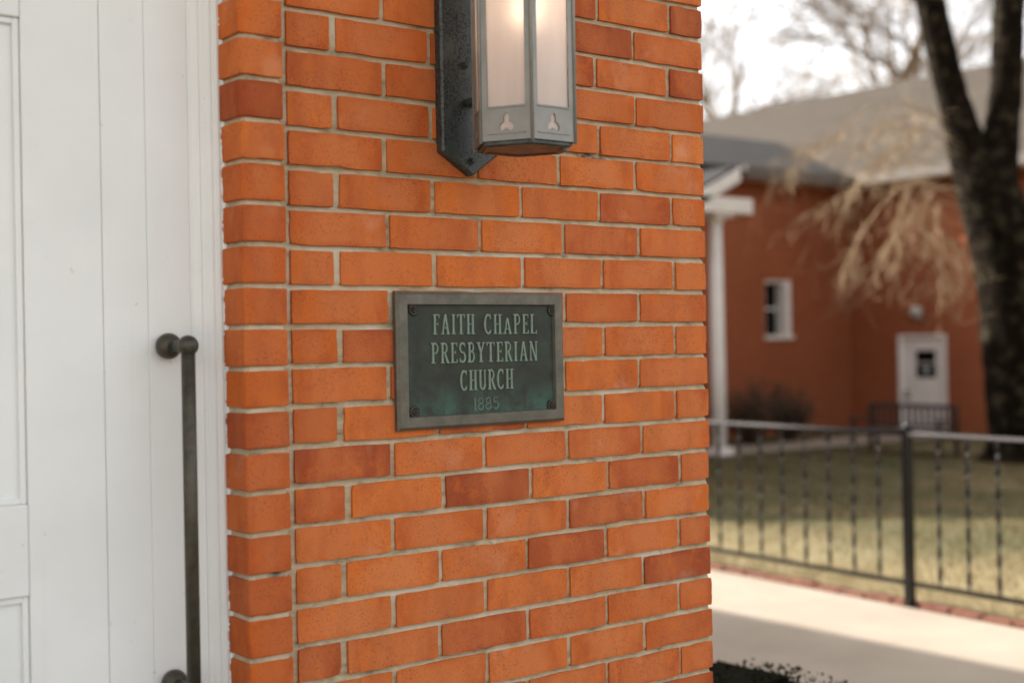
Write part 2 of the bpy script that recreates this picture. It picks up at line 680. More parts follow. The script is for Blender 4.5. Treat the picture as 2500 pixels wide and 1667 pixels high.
def mat_shingle(name, a, b):
    t = NT(name)
    ge = t.n('NewGeometry')
    sp = t.n('SeparateXYZ')
    t.l(ge.outputs['Position'], sp.inputs[0])
    ad = t.n('Math', operation='ADD')
    t.l(sp.outputs['X'], ad.inputs[0])
    t.l(sp.outputs['Y'], ad.inputs[1])
    cb = t.n('CombineXYZ')
    t.l(ad.outputs[0], cb.inputs['X'])
    t.l(sp.outputs['Z'], cb.inputs['Y'])
    br = t.n('TexBrick')
    br.inputs['Scale'].default_value = 1.0
    br.inputs['Brick Width'].default_value = 0.3
    br.inputs['Row Height'].default_value = 0.07
    br.inputs['Mortar Size'].default_value = 0.006
    br.inputs['Color1'].default_value = (*a, 1)
    br.inputs['Color2'].default_value = (*b, 1)
    br.inputs['Mortar'].default_value = (*(x * 0.35 for x in a), 1)
    t.l(cb.outputs[0], br.inputs['Vector'])
    v = t.coord('World')
    c = t.mix(t.ramp(t.noise(v, 0.8, 5, 0.6), [(0.35, 0.0), (0.7, 0.5)]), br.outputs['Color'], tuple(x * 0.6 for x in b))
    t.set(c, 0.9, spec=0.06)
    t.bump(br.outputs['Fac'], -0.5, 0.01)
    return t.m


M = {}
M['brick'] = mat_brick()
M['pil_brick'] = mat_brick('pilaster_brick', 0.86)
M['mortar'] = mat_mortar()
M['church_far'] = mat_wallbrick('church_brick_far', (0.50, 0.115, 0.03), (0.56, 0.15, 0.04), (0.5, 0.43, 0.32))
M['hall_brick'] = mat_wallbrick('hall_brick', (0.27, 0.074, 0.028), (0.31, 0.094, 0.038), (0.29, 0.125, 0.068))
M['paint'] = mat_paint()
M['field'] = mat_bronze_field()
M['frame'] = mat_patina('plaque_frame_bronze', (0.095, 0.087, 0.071), (0.150, 0.138, 0.113), (0.07, 0.088, 0.072), 0.5, 0.35, 0.42, 45)
M['letter'] = mat_patina('plaque_letter_bronze', (0.13, 0.18, 0.145), (0.22, 0.265, 0.215), (0.10, 0.26, 0.215), 0.7, 0.3, 0.45, 90)
M['letter_dark'] = mat_patina('plaque_date_bronze', (0.085, 0.11, 0.092), (0.13, 0.16, 0.135), (0.10, 0.24, 0.195), 0.7, 0.3, 0.5, 90)
M['rosette'] = mat_patina('plaque_rosette_bronze', (0.026, 0.023, 0.017), (0.072, 0.064, 0.050), (0.03, 0.04, 0.03), 0.3, 0.5, 0.4, 150)
M['lamp'] = mat_lamp_metal()
M['lamp_soot_shade'] = mat_lamp_metal('lantern_backplate_paint', True)
M['frost'] = mat_frosted()
M['bulb'] = mat_emit('lit_bulb', (1.0, 0.84, 0.66), 3.5)
M['handle'] = mat_patina('handle_bronze', (0.042, 0.036, 0.026), (0.085, 0.074, 0.056), (0.030, 0.050, 0.041), 0.6, 0.4, 0.38, 55)
M['concrete'] = mat_concrete()
M['lawn'] = mat_lawn('lawn_soil')
M['blade'] = mat_lawn('grass_blades', True)
M['iron'] = mat_noise('black_iron', (0.004, 0.004, 0.004), (0.008, 0.0075, 0.007), 60, 0.22, 0.1, 0.001, spec=0.35)
M['rail'] = mat_noise('worn_rail_iron', (0.014, 0.011, 0.010), (0.026, 0.021, 0.019), 30, 0.62, 0.1, 0.001, spec=0.12)
M['trim'] = mat_noise('white_trim', (0.68, 0.65, 0.61), (0.77, 0.74, 0.70), 4, 0.55, 0.05, kind='World')
M['gutter'] = mat_noise('weathered_gutter', (0.10, 0.084, 0.068), (0.135, 0.113, 0.092), 3, 0.6, 0.05, kind='World')
M['glass'] = mat_glass()
M['roof_tan'] = mat_shingle('tan_shingles', (0.048, 0.039, 0.030), (0.066, 0.054, 0.042))
M['roof_dark'] = mat_shingle('dark_shingles', (0.030, 0.028, 0.026), (0.043, 0.040, 0.037))
M['bark'] = mat_bark('oak_bark', (0.004, 0.0028, 0.0018), (0.015, 0.011, 0.007), (0.070, 0.058, 0.036), 9.0)
M['twig'] = mat_noise('pale_twig_bark', (0.26, 0.175, 0.095), (0.36, 0.26, 0.155), 5, 0.8, 0.0, kind='World')
M['farbark'] = mat_noise('far_tree_bark', (0.13, 0.088, 0.048), (0.19, 0.132, 0.078), 2, 0.9, 0.0, kind='World')
M['edge_brick'] = mat_noise('edging_brick', (0.085, 0.030, 0.016), (0.16, 0.060, 0.033), 14, 0.85, 0.3, 0.003, rand=True)
M['leaf'] = mat_noise('dark_evergreen_leaf', (0.006, 0.0065, 0.0035), (0.012, 0.012, 0.006), 14, 0.95, 0.0, kind='World', spec=0.02)
M['shrub'] = mat_noise('bare_shrub_twigs', (0.055, 0.032, 0.022), (0.11, 0.065, 0.042), 9, 0.85, 0.0, kind='World')
M['shrub_leaf'] = mat_noise('shrub_leaf', (0.045, 0.022, 0.014), (0.075, 0.05, 0.022), 9, 0.7, 0.0, kind='World')
M['mulch'] = mat_noise('mulch', (0.035, 0.022, 0.014), (0.085, 0.055, 0.036), 40, 0.95, 0.8, 0.02, kind='World')
M['bench'] = mat_noise('bench_iron', (0.020, 0.017, 0.016), (0.035, 0.031, 0.028), 20, 0.5, 0.1, spec=0.4)
M['paper'] = mat_noise('paper_notice', (0.30, 0.33, 0.30), (0.40, 0.43, 0.40), 30, 0.7, 0.0)
M['grey'] = mat_noise('lamp_housing', (0.35, 0.34, 0.33), (0.48, 0.46, 0.44), 12, 0.35, 0.0, spec=0.6)

# ------------------------------------------------------------------ ground
FAR_Z = -0.22


def gz(x, y):
    """lawn drops gently towards the hall"""
    t = min(max((x - 7.0) / 7.0, 0.0), 1.0)
    return FAR_Z * (t * t * (3 - 2 * t))


def fence_x(y):
    return 5.515 + 0.07 * (y - 2.74)


mb = MB()
xs = [-400, -150, -60, -25, -12, -6, -3, 0, 3, 5, 6, 7, 8, 9, 10, 11, 12, 13, 14, 16, 20, 30, 50, 90, 180, 400]
ys = [-400, -150, -60, -25, -12, -6, -2, 2, 6, 10, 14, 18, 24, 35, 60, 120, 250, 500]
V = [(x, y, gz(x, y) - 0.012) for y in ys for x in xs]
n = len(xs)
F = [(j * n + i, j * n + i + 1, (j + 1) * n + i + 1, (j + 1) * n + i) for j in range(len(ys) - 1) for i in range(n - 1)]
mb.add(V, F)
tag(mb.build('ground', M['lawn']), 'winter lawn ground with soil and thin grass', 'ground', kind='structure')

# concrete walk beside the church (runs along the fence) and the landing before the door
mb = MB()
w0 = 2.15


def wx(y, off):
    return fence_x(y) + off


ya, yb = -14.0, 40.0
NW = 36
P0 = []
for i in range(NW + 1):
    y = ya + (yb - ya) * i / NW
    P0.append((y, min(2.5, wx(y, -0.03) - 0.5), wx(y, -0.025)))
for i in range(NW):
    y0, a0, b0 = P0[i]
    y1, a1, b1 = P0[i + 1]
    mb.add([(a0, y0, 0.0), (b0, y0, 0.0), (b1, y1, 0.0), (a1, y1, 0.0), (b0, y0, -0.1), (b1, y1, -0.1), (a0, y0, -0.1), (a1, y1, -0.1)],
           [(0, 1, 2, 3), (1, 4, 5, 2), (0, 3, 7, 6)])
mb.add([(-6, -14, -0.002), (2.52, -14, -0.002), (2.52, -0.2, -0.002), (-6, -0.2, -0.002)], [(0, 1, 2, 3)])
walk = tag(mb.build('concrete_walk', M['concrete']), 'pale concrete walk between the brick church and the iron fence', 'walk', kind='structure')

# red brick edging between the walk and the lawn
ebm = []
for k in range(4):
    b = MB()
    b.bbox(-0.098, 0.098, -0.047, 0.047, -0.05, 0.018 + 0.003 * k, 0.006)
    ebm.append(b.mesh('edging_brick'))
    ebm[-1].materials.append(M['edge_brick'])
random.seed(3)
yy = 0.3
while yy < 13.5:
    o = bpy.data.objects.new('edging_brick', random.choice(ebm))
    COL.objects.link(o)
    o.parent = walk
    o.location = (fence_x(yy) + 0.045 + random.uniform(-0.006, 0.006), yy, random.uniform(-0.004, 0.004))
    o.rotation_euler = (random.uniform(-0.02, 0.02), random.uniform(-0.02, 0.02), math.pi / 2 - 0.07 + random.uniform(-0.03, 0.03))
    yy += 0.206

# far concrete path in front of the hall
mb = MB()
mb.add([(4, 12.0, 0.004 + gz(4, 12)), (7, 12.0, .004 + gz(7, 12)), (10.5, 12.0, .004 + gz(10.5, 12)), (14, 12.0, 0.004 + FAR_Z), (19.6, 11.6, 0.004 + FAR_Z),
        (4, 13.2, 0.004 + gz(4, 12)), (7, 13.2, .004 + gz(7, 12)), (10.5, 13.2, .004 + gz(10.5, 12)), (14, 13.2, 0.004 + FAR_Z), (19.6, 13.2, 0.004 + FAR_Z)],
       [(0, 1, 6, 5), (1, 2, 7, 6), (2, 3, 8, 7), (3, 4, 9, 8)])
tag(mb.build('garden_path', M['concrete'], loc=(0, 0, 0.02)), 'concrete path in front of the far brick hall', 'path', kind='structure')
# planting bed beside the church
mb = MB()
mb.box(1.02, 2.48, 0.02, 30, -0.05, 0.02)
tag(mb.build('planting_bed', M['mulch']), 'dark mulch bed along the church side wall', 'bed', kind='structure')

# ------------------------------------------------------------------ the church: brick wall, pilaster, door
PC = 0.0677
R0, R1 = -8, 32
church = empty('brick_church', (0, 0, 0), 'orange brick church front corner beside a white panelled door', 'church')


def brick_mesh(L, H, D, ch=0.0):
    """irregular brick: origin at the centre of its front face, front towards -Y"""
    hx, hz = L / 2, H / 2
    nx, nz = max(4, int(L / 0.022)), 4
    per = []
    for i in range(nx):
        per.append((-hx + L * i / nx, -hz))
    for i in range(nz):
        per.append((hx, -hz + H * i / nz))
    for i in range(nx):
        per.append((hx - L * i / nx, hz))
    for i in range(nz):
        per.append((-hx, hz - H * i / nz))
    N = len(per)
    front, mid, back = [], [], []
    tilt = random.uniform(-.0008, .0008)
    w1, w2, w3 = (random.uniform(0, 6.28) for _ in range(3))
    for k, (x, z) in enumerate(per):
        corner = (abs(abs(x) - hx) < 1e-6 and abs(abs(z) - hz) < 1e-6)
        ins = 0.0002 + abs(random.gauss(0, 0.0006))
        if random.random() < 0.05:
            ins += random.uniform(0.0008, 0.0035)
        if corner:
            ins += random.uniform(0.0, 0.0018)
        bow = 0.0004 * math.sin(w1 + 9 * x / max(L, .05)) * (1 if abs(abs(z) - hz) < 1e-6 else 0)
        sx = -1 if x > 0 else 1
        sz = -1 if z > 0 else 1
        ex = sx * ins if abs(abs(x) - hx) < 1e-6 else 0
        ez = sz * ins if abs(abs(z) - hz) < 1e-6 else 0
        yf = tilt * x / hx
        front.append((x + ex, yf, z + ez + bow))
        mid.append((x + ex * 0.6, yf + 0.0009, z + ez * 0.6 + bow))
        back.append((x, D, z))
    b = MB()
    V_ = front + mid + back
    F_ = [tuple(range(N))]
    for k in range(N):
        j = (k + 1) % N
        F_.append((k, k + N, j + N, j))
        F_.append((k + N, k + 2 * N, j + 2 * N, j + N))
    b.add(V_, F_)
    return b.mesh('brick')


# mortar behind the facing bricks (weathered joints: set back at the top, fuller at the bottom)
MX0, MX1 = -0.03, 1.0035
zt, zb = G - (R0 - 1) * PC + 0.0, G - R1 * PC - 0.004
GX, GZ = 150, 620
gx = np.linspace(MX0, MX1, GX)
gzz = np.linspace(zb, zt, GZ)
XX, ZZ = np.meshgrid(gx, gzz)


def vnoise(X, Z, s, seed):
    r = np.random.default_rng(seed)
    T = r.random((64, 64))
    a, b = X / s, Z / s
    i, j = np.floor(a).astype(int), np.floor(b).astype(int)
    fa, fb = a - i, b - j
    fa, fb = fa * fa * (3 - 2 * fa), fb * fb * (3 - 2 * fb)
    g = lambda p, q: T[p % 64, q % 64]
    return (g(i, j) * (1 - fa) + g(i + 1, j) * fa) * (1 - fb) + (g(i, j + 1) * (1 - fa) + g(i + 1, j + 1) * fa) * fb


ph = ((ZZ - G) / PC + 0.5) % 1.0 - 0.5          # 0 at the joint centre
dj = ph * PC
prof = 0.0040 + (0.0018 + 0.0036 * np.clip(dj / 0.005, -1, 1)) * np.clip((0.009 - np.abs(dj)) / 0.004, 0, 1)
YYm = prof + 0.0012 * (vnoise(XX, ZZ, 0.012, 1) - 0.5) + 0.0010 * (vnoise(XX, ZZ, 0.05, 2) - 0.5) + 0.0008 * (vnoise(XX, ZZ, 0.005, 5) - .5)
Vm = np.stack([XX, YYm, ZZ], -1).reshape(-1, 3)
idx = np.arange(GX * GZ).reshape(GZ, GX)
Fm = np.stack([idx[:-1, :-1], idx[:-1, 1:], idx[1:, 1:], idx[1:, :-1]], -1).reshape(-1, 4)
b0 = len(Vm)
Vl = [tuple(p) for p in Vm.tolist()]
Fl = [tuple(f) for f in Fm.tolist()]
# side return of the mortar
side = [(MX1, 0.006, zb), (MX1, 0.206, zb), (MX1, 0.206, zt), (MX1, 0.006, zt)]
Vl += side
Fl.append((b0, b0 + 1, b0 + 2, b0 + 3))
me = bpy.data.meshes.new('mortar')
me.from_pydata(Vl, [], Fl)
me.polygons.foreach_set('use_smooth', [True] * len(me.polygons))
wall = link('front_wall', me, M['mortar'], church)

random.seed(21)
row_shift = {13: 0.009, 1: -0.006, 0: -0.005, 17: -0.003, 4: -0.004, 9: 0.003, 15: 0.001}
for r in range(R0, R1 + 1):
    zc = G - (r - 0.5) * PC
    sh = row_shift.get(r, random.uniform(-.002, .002))
    if r % 2:
        cuts = [0.097, 0.301, 0.505, 0.709, 0.913]
        wid = [0.0130, 0.0092, 0.0085, 0.0085, 0.0085]
    else:
        cuts = [0.199, 0.403, 0.607, 0.811]
        wid = [0.0098, 0.0092, 0.0085, 0.0085]
    edges = [(-0.004, 0.0015 + 0.00016 * (r + 2))]
    for c, w in zip(cuts, wid):
        w = w * random.uniform(0.85, 1.15)
        c = c + sh + random.uniform(-.0025, .0025)
        edges.append((c - w / 2, c + w / 2))
    edges.append((1.0085 + random.uniform(-.002, .0025), 0))
    for k in range(len(edges) - 1):
        xa, xb = edges[k][1], edges[k + 1][0]
        last = k == len(edges) - 2
        D = (0.194 if r % 2 else 0.094) if last else 0.05
        H = PC - 0.0088 + random.uniform(-.0012, .0010)
        o = link('brick', brick_mesh(xb - xa, H, D), M['brick'], wall)
        o.location = ((xa + xb) / 2, random.uniform(-.0014, .0005), zc + random.uniform(-.0008, .0008))
        o.rotation_euler = (random.uniform(-.006, .006), random.uniform(-.004, .004), random.uniform(-.003, .003))

# projecting pilaster at the door reveal
PX0, PX1, PY0, PY1 = -0.1075, -0.0295, -0.045, 0.075
mb = MB()
npz = 620
zz = np.linspace(zb, zt, npz)
ring = [(PX1 - 0.002, PY1), (PX1 - 0.002, PY0 + 0.010), (PX1 - 0.006, PY0 + 0.0055), (PX0 + 0.011, PY0 + 0.0055), (PX0 + 0.0055, PY0 + 0.011), (PX0 + 0.0055, PY1)]
nr = len(ring)
Vp = []
for z in zz:
    p = ((z - G) / PC + .5) % 1.0 - .5
    d = 0.0018 * max(-1, min(1, p * PC / .005))
    for (x, y) in ring:
        j = random.uniform(-.0005, .0005)
        Vp.append((x + (d + j if x < -0.05 else 0), y + (d + j if y < 0 else 0), z))
Fp = [(i * nr + k, i * nr + k + 1, (i + 1) * nr + k + 1, (i + 1) * nr + k) for i in range(npz - 1) for k in range(nr - 1)]
mb.add(Vp, Fp)
pil = mb.build('pilaster', M['mortar'], church, smooth=False)


def pil_brick(W, D, H):
    b = MB()
    hx, hz = W / 2, H / 2
    # plan outline, front left corner softly rounded; origin at the centre of the front face
    c = random.uniform(0.003, 0.006)
    plan = []
    for i in range(5):
        plan.append((-hx, D - (D - c) * i / 4))
    for i in range(1, 4):
        a = math.pi / 2 * i / 4
        plan.append((-hx + c - c * math.cos(a), c - c * math.sin(a)))
    for i in range(6):
        plan.append((-hx + c + (W - c) * i / 5, 0.0))
    plan.append((hx, 0.012))
    plan.append((hx, D))
    cx, cy = 0.0, D / 2
    lev = [(-hz, 0.0), (-hz, 1), (-hz + 0.0016, 2), (hz - 0.0016, 2), (hz, 1), (hz, 0)]
    V_, N = [], len(plan)
    levels = [(-hz, 0.0014), (-hz + 0.0016, 0.0), (hz - 0.0016, 0.0), (hz, 0.0014)]
    jit = [[(random.uniform(-.0006, .0006), random.gauss(0, .0006)) for _ in plan] for _ in levels]
    for li, (z, ins) in enumerate(levels):
        for k, (x, y) in enumerate(plan):
            ix = ins if x < 0 else -ins
            V_.append((x + (ix if abs(x) > hx - .004 else 0), y + (ins if y < .01 else 0), z + (jit[li][k][1])))
    F_ = [tuple(range(N)), tuple(range(3 * N, 4 * N))]
    for li in range(3):
        for k in range(N):
            j = (k + 1) % N
            F_.append((li * N + k, li * N + j, (li + 1) * N + j, (li + 1) * N + k))
    b.add(V_, F_)
    return b.mesh('brick')


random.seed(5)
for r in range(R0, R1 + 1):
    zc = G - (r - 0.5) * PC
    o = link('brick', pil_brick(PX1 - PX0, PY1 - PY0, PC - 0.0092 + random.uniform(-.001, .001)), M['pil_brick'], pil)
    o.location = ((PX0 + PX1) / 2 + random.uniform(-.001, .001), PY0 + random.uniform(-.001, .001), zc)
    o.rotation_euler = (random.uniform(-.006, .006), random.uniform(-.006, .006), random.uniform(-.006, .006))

# rest of the church: upper front, left front, side wall, roof
EAVE = 6.2
mb = MB()
mb.prism([(-4.3, zt + 0.001), (1.004, zt + 0.001), (1.004, EAVE - 0.1), (-1.65, EAVE + 2.6), (-4.3, EAVE - 0.1)], 'y', 0.0, 0.2)
mb.build('upper_front_wall', M['church_far'], church)
mb = MB()
mb.box(-4.3, -1.42, 0.0, 0.2, -0.05, zt)
mb.build('left_front_wall', M['church_far'], church)
mb = MB()
mb.box(-1.415, -1.315, -0.045, 0.075, -0.05, zt)
mb.build('left_pilaster', M['church_far'], church)
mb = MB()
mb.box(0.80, 1.003, 0.21, 18, -0.05, EAVE - 0.1)
mb.box(-4.3, -4.1, 0.21, 18, -0.05, EAVE - 0.1)
mb.box(-4.09, 0.79, 17.8, 18, -0.05, EAVE - 0.1)
mb.build('side_wall', M['church_far'], church)
mb = MB()
mb.prism([(1.36, EAVE - 0.12), (1.36, EAVE + 0.02), (-1.65, EAVE + 2.85), (-4.66, EAVE + 0.02), (-4.66, EAVE - 0.12), (-1.65, EAVE + 2.7)], 'y', -0.35, 18.3)
mb.build('roof', M['roof_dark'], church)

b = MB()  # unseen cornice, added to darken the upper part of the front wall
b.prism([(0.0, 3.02), (-0.62, 3.02), (-0.66, 3.10), (-0.66, 3.20), (-0.74, 3.28), (-0.74, 3.34), (0.0, 3.60)], 'x', -1.95, 1.10)
b.build('added_shade_cornice', M['trim'], church)
# --- white door and frame
DX = -0.3005
frame = bpy.data.objects.new('door_frame', None)
COL.objects.link(frame)
frame.parent = church
ztop = 2.52
# moulded brick mould (profile in plan: X,Y), swept vertically
prof_pts = [(-0.1045, 0.075), (-0.1045, 0.030), (-0.112, 0.0285), (-0.117, 0.031), (-0.1185, 0.0345), (-0.1225, 0.0345), (-0.1275, 0.038), (-0.131, 0.0435), (-0.136, 0.046), (-0.1385, 0.0455), (-0.1415, 0.0485), (-0.148, 0.0525), (-0.152, 0.0585), (-0.152, 0.075)]
MB().prism(prof_pts, 'z', 0.0, ztop).build('moulding', M['paint'], frame)
MB().prism([(-1.415 - (p[0] + 0.0), p[1]) for p in prof_pts], 'z', 0.0, ztop).build('moulding', M['paint'], frame)
MB().bbox(-0.226, -0.1522, 0.0585, 0.075, 0.0, ztop, 0.0007).build('casing_board', M['paint'], frame)
MB().bbox(-0.2999, -0.2262, 0.0600, 0.076, 0.0, ztop, 0.0008).build('jamb_board', M['paint'], frame)
MB().bbox(-1.31, -1.2023, 0.0600, 0.076, 0.0, ztop, 0.0018).build('jamb_board', M['paint'], frame)
MB().bbox(-1.313, -0.1023, 0.028, 0.078, ztop + 0.001, zt + 0.3, 0.002).build('head_board', M['paint'], frame)
# wavy caulk bead where the frame meets the brick, with paint smears on the brick
random.seed(9)
pts, rad = [], []
z = 0.0
while z < 2.6:
    ph_ = ((z - G) / PC + .5) % 1.0 - .5
    injoint = abs(ph_ * PC) < 0.006
    pts.append((-0.1055 + (0.003 if injoint else 0) + random.uniform(-.0007, .0007), 0.0285 + (-0.001) + random.uniform(-.0008, .0008), z))
    rad.append(0.0022 + random.uniform(-.0006, .001) + (0.0022 if injoint else 0))
    z += 0.0045
MB().tube(pts, rad, 6).build('caulk_bead', M['paint'], frame, smooth=True)
# paint smears on two reveal bricks low down
for (zs, hh, ww) in ((on_y(560, 1525, 0.02).z, 0.026, 0.010), (on_y(562, 1575, 0.02).z, 0.018, 0.009)):
    b = MB()
    nn = 14
    P = []
    for i in range(nn + 1):
        t_ = i / nn
        P.append((t_, random.uniform(0.25, 1.0) * math.sin(math.pi * min(1, max(0.02, t_))) ** .5))
    V_ = []
    for (t_, w_) in P:
        zz_ = zs - hh / 2 + hh * t_
        V_.append((PX0 - 0.0022, 0.030, zz_))
        V_.append((PX0 - 0.0022, 0.030 - ww * w_, zz_))
    b.add(V_, [(2 * i, 2 * i + 1, 2 * i + 3, 2 * i + 2) for i in range(nn)])
    b.build('paint_smear', M['paint'], frame)

door = bpy.data.objects.new('door', None)
COL.objects.link(door)
door.parent = church
door['label'] = 'white painted panelled wooden door leaf'
YD = 0.0615
sx0 = -0.4235                    # inner edge of the right stile
MB().bbox(sx0, DX, YD, YD + 0.045, 0.02, ztop - 0.004, 0.0008).build('stile', M['paint'], door)
MB().bbox(-1.2, -1.08, YD, YD + 0.045, 0.02, ztop - 0.004, 0.0014).build('stile', M['paint'], door)
zp_top = -0.062 + G
zp_bot = -0.8091 + G
zr_bot = -0.9503 + G
rails = [(zp_top, ztop - 0.004), (zr_bot, zp_bot), (0.02, 0.26)]
for (za, zb_) in rails:
    MB().bbox(-1.0795, sx0 - 0.0006, YD - 0.0015, YD + 0.044, za, zb_, 0.0022).build('rail', M['paint'], door)
for (za, zb_) in ((zp_bot, zp_top), (0.26, zr_bot)):
    MB().box(-1.0795, sx0, YD + 0.0105, YD + 0.035, za, zb_).build('panel', M['paint'], door)
    # raised bead moulding around the panel
    b = MB()
    x0, x1 = -1.0795, sx0 - 0.0007
    for (t0, t1, ya_, yb_) in ((0.0, 0.010, YD + 0.004, YD + 0.0105),):
        b.bbox(x1 - t1, x1 - t0, ya_, yb_, za + 0.0004, zb_ - 0.0004, 0.0012)
        b.bbox(x0 + t0, x0 + t1, ya_, yb_, za + 0.0004, zb_ - 0.0004, 0.0012)
        b.bbox(x0 + t1, x1 - t1, ya_, yb_, zb_ - t1, zb_ - t0 - 0.0004, 0.0012)
        b.bbox(x0 + t1, x1 - t1, ya_, yb_, za + t0 + 0.0004, za + t1, 0.0012)
    b.build('panel_moulding', M['paint'], door)
MB().box(-1.31, -0.11, 0.108, 0.14, 0.0, ztop).build('door_backing', M['paint'], door)

# ------------------------------------------------------------------ grab handle on the casing
hb = on_y(404, 845, 0.0585)
hx, hz_ = hb.x, hb.z
low = on_y(430, 1660, 0.0585).z
grab = empty('grab_handle', (hx, 0.0585, low), 'aged bronze vertical pull bar with ball ends on the white door casing', 'handle')
YR = -0.028 - 0.0585             # rod, relative to the casing
L = hz_ - low
b = MB()
b.tube([(0, YR, -0.09), (0, YR, L * .5), (0, YR, L - 0.006)], [0.0112, 0.0112, 0.0112], 24)
b.build('bar', M['handle'], grab, smooth=True)
for zc in (L, -0.10):
    MB().sphere((0, YR, zc), 0.0168, 28, 18).build('ball_end', M['handle'], grab, smooth=True)
for zc in (L, 0.0):
    MB().sphere((0, -0.013, zc), 0.0215, 28, 18, (1, 0.9, 1)).build('ball_mount', M['handle'], grab, smooth=True)
    MB().tube([(0, -0.02, zc), (0, YR, zc)], 0.0095, 16).build('stem', M['handle'], grab, smooth=True)

# ------------------------------------------------------------------ bronze plaque
pc = Vector(((0.2060 + 0.5955) / 2, -0.0005, G + (-0.48 - 0.7292) / 2))
PW, PH = 0.389, 0.2492
plq = empty('bronze_plaque', pc, 'weathered green bronze church name plaque screwed to the orange brick wall', 'plaque')
TH = 0.014


def rect_ring(x0, x1, z0, z1, y):
    return [(x0, y, z0), (x1, y, z0), (x1, y, z1), (x0, y, z1)]


b = MB()
hw, hh = PW / 2, PH / 2
prof = [(0.0, 0.0), (0.0, -TH + 0.005), (0.0055, -TH), (0.0225, -TH), (0.0232, -TH + 0.0007), (0.0250, -TH + 0.0065)]
V_ = []
for (ins, y) in prof:
    V_ += rect_ring(-hw + ins, hw - ins, -hh + ins, hh - ins, y)
F_ = []
for i in range(len(prof) - 1):
    for k in range(4):
        j = (k + 1) % 4
        F_.append((i * 4 + k, i * 4 + j, (i + 1) * 4 + j, (i + 1) * 4 + k))
F_.append((0, 3, 2, 1))
b.add(V_, F_)
b.build('border', M['frame'], plq)
YF = -TH + 0.0065
iw, ih = hw - 0.0249, hh - 0.0249
MB().box(-iw, iw, YF + 0.0002, YF + 0.004, -ih, ih).build('field', M['field'], plq)


def arc(cx, cy, rx, ry, a0, a1, n=9):
    return [(cx + rx * math.cos(math.radians(a0 + (a1 - a0) * i / n)), cy + ry * math.sin(math.radians(a0 + (a1 - a0) * i / n))) for i in range(n + 1)]


TK, TN = 0.122, 0.07            # thick and thin strokes, in letter heights
GL = {}


def serif(x, y, w=0.26):
    return ([(x - w / 2, y), (x + w / 2, y)], 0.05)


GL['I'] = (0.26, [([(0.13, 0), (0.13, 1)], TK), serif(.13, .025), serif(.13, .975)])
GL['F'] = (0.40, [([(0.12, 0), (0.12, 1)], TK), serif(.12, .025), ([(0.0, .97), (.40, .97)], .06), ([(.38, 1), (.38, .82)], .06), ([(.12, .52), (.31, .52)], .06), ([(.30, .60), (.30, .44)], .05)])
GL['E'] = (0.42, [([(0.12, 0), (0.12, 1)], TK), ([(0, .97), (.40, .97)], .06), ([(.385, 1), (.385, .82)], .06), ([(0, .03), (.42, .03)], .06), ([(.40, 0), (.40, .18)], .06), ([(.12, .52), (.31, .52)], .06), ([(.30, .60), (.30, .44)], .05)])
GL['L'] = (0.42, [([(0.12, 0), (0.12, 1)], TK), serif(.12, .975), ([(0, .03), (.42, .03)], .06), ([(.40, 0), (.40, .18)], .06)])
GL['T'] = (0.50, [([(0.25, 0), (0.25, 1)], TK), serif(.25, .025), ([(0, .97), (.5, .97)], .06), ([(.02, 1), (.02, .82)], .06), ([(.48, 1), (.48, .82)], .06)])
GL['H'] = (0.52, [([(0.12, 0), (0.12, 1)], TK), ([(0.42, 0), (0.42, 1)], TK), serif(.12, .025, .24), serif(.12, .975, .24), serif(.42, .025, .24), serif(.42, .975, .24), ([(.12, .5), (.42, .5)], .06)])
GL['A'] = (0.56, [([(0.10, 0), (0.27, 1)], .085), ([(0.46, 0), (0.28, 1)], TK), serif(.10, .025, .22), serif(.45, .025, .24), ([(.16, .32), (.40, .32)], .06)])
GL['N'] = (0.56, [([(0.10, 0), (0.10, 1)], .08), ([(.10, 1), (.46, 0)], TK), ([(.46, 0), (.46, 1)], .08), serif(.10, .025, .22), serif(.07, .975, .16), serif(.46, .975, .22)])
GL['Y'] = (0.54, [([(.27, 0), (.27, .46)], TK), ([(.27, .46), (.10, 1)], TK), ([(.27, .46), (.45, 1)], .08), serif(.27, .025), serif(.10, .975, .24), serif(.45, .975, .2)])
GL['P'] = (0.46, [([(0.12, 0), (0.12, 1)], TK), serif(.12, .025), ([(0, .97), (.22, .97)] + arc(.22, .73, .18, .24, 90, -90) + [(.12, .49)], .085)])
GL['R'] = (0.50, [([(0.12, 0), (0.12, 1)], TK), serif(.12, .025, .24), ([(0, .97), (.22, .97)] + arc(.22, .74, .17, .23, 90, -90) + [(.12, .51)], .085), ([(.25, .51), (.43, .03), (.50, .03)], .12)])
GL['B'] = (0.46, [([(0.12, 0), (0.12, 1)], TK), ([(0, .97), (.21, .97)] + arc(.21, .755, .155, .215, 90, -90) + [(.12, .54)], .085), ([(.12, .54), (.22, .54)] + arc(.22, .285, .18, .255, 90, -90) + [(0, .03)], .09)])
GL['C'] = (0.48, [(arc(.26, .5, .20, .47, 50, 310, 22), .10), ([(.07, .36), (.07, .64)], .13), ([(.40, 1), (.40, .76)], .055), ([(.40, .22), (.40, .08)], .05)])
GL['U'] = (0.52, [([(.12, 1), (.12, .28)], TK), (arc(.27, .28, .15, .25, 180, 360, 12), .10), ([(.42, .28), (.42, 1)], .08), serif(.12, .975, .24), serif(.42, .975, .2)])
GL['S'] = (0.42, [(arc(.21, .74, .15, .23, 40, 250, 14) + arc(.21, .27, .16, .24, 70, -140, 14), .105), ([(.35, .98), (.35, .78)], .05), ([(.05, .24), (.05, .02)], .05)])
GL['1'] = (0.26, [([(.14, 0), (.14, 1)], .16), ([(.14, .98), (.02, .86)], .08), serif(.14, .025, .28)])
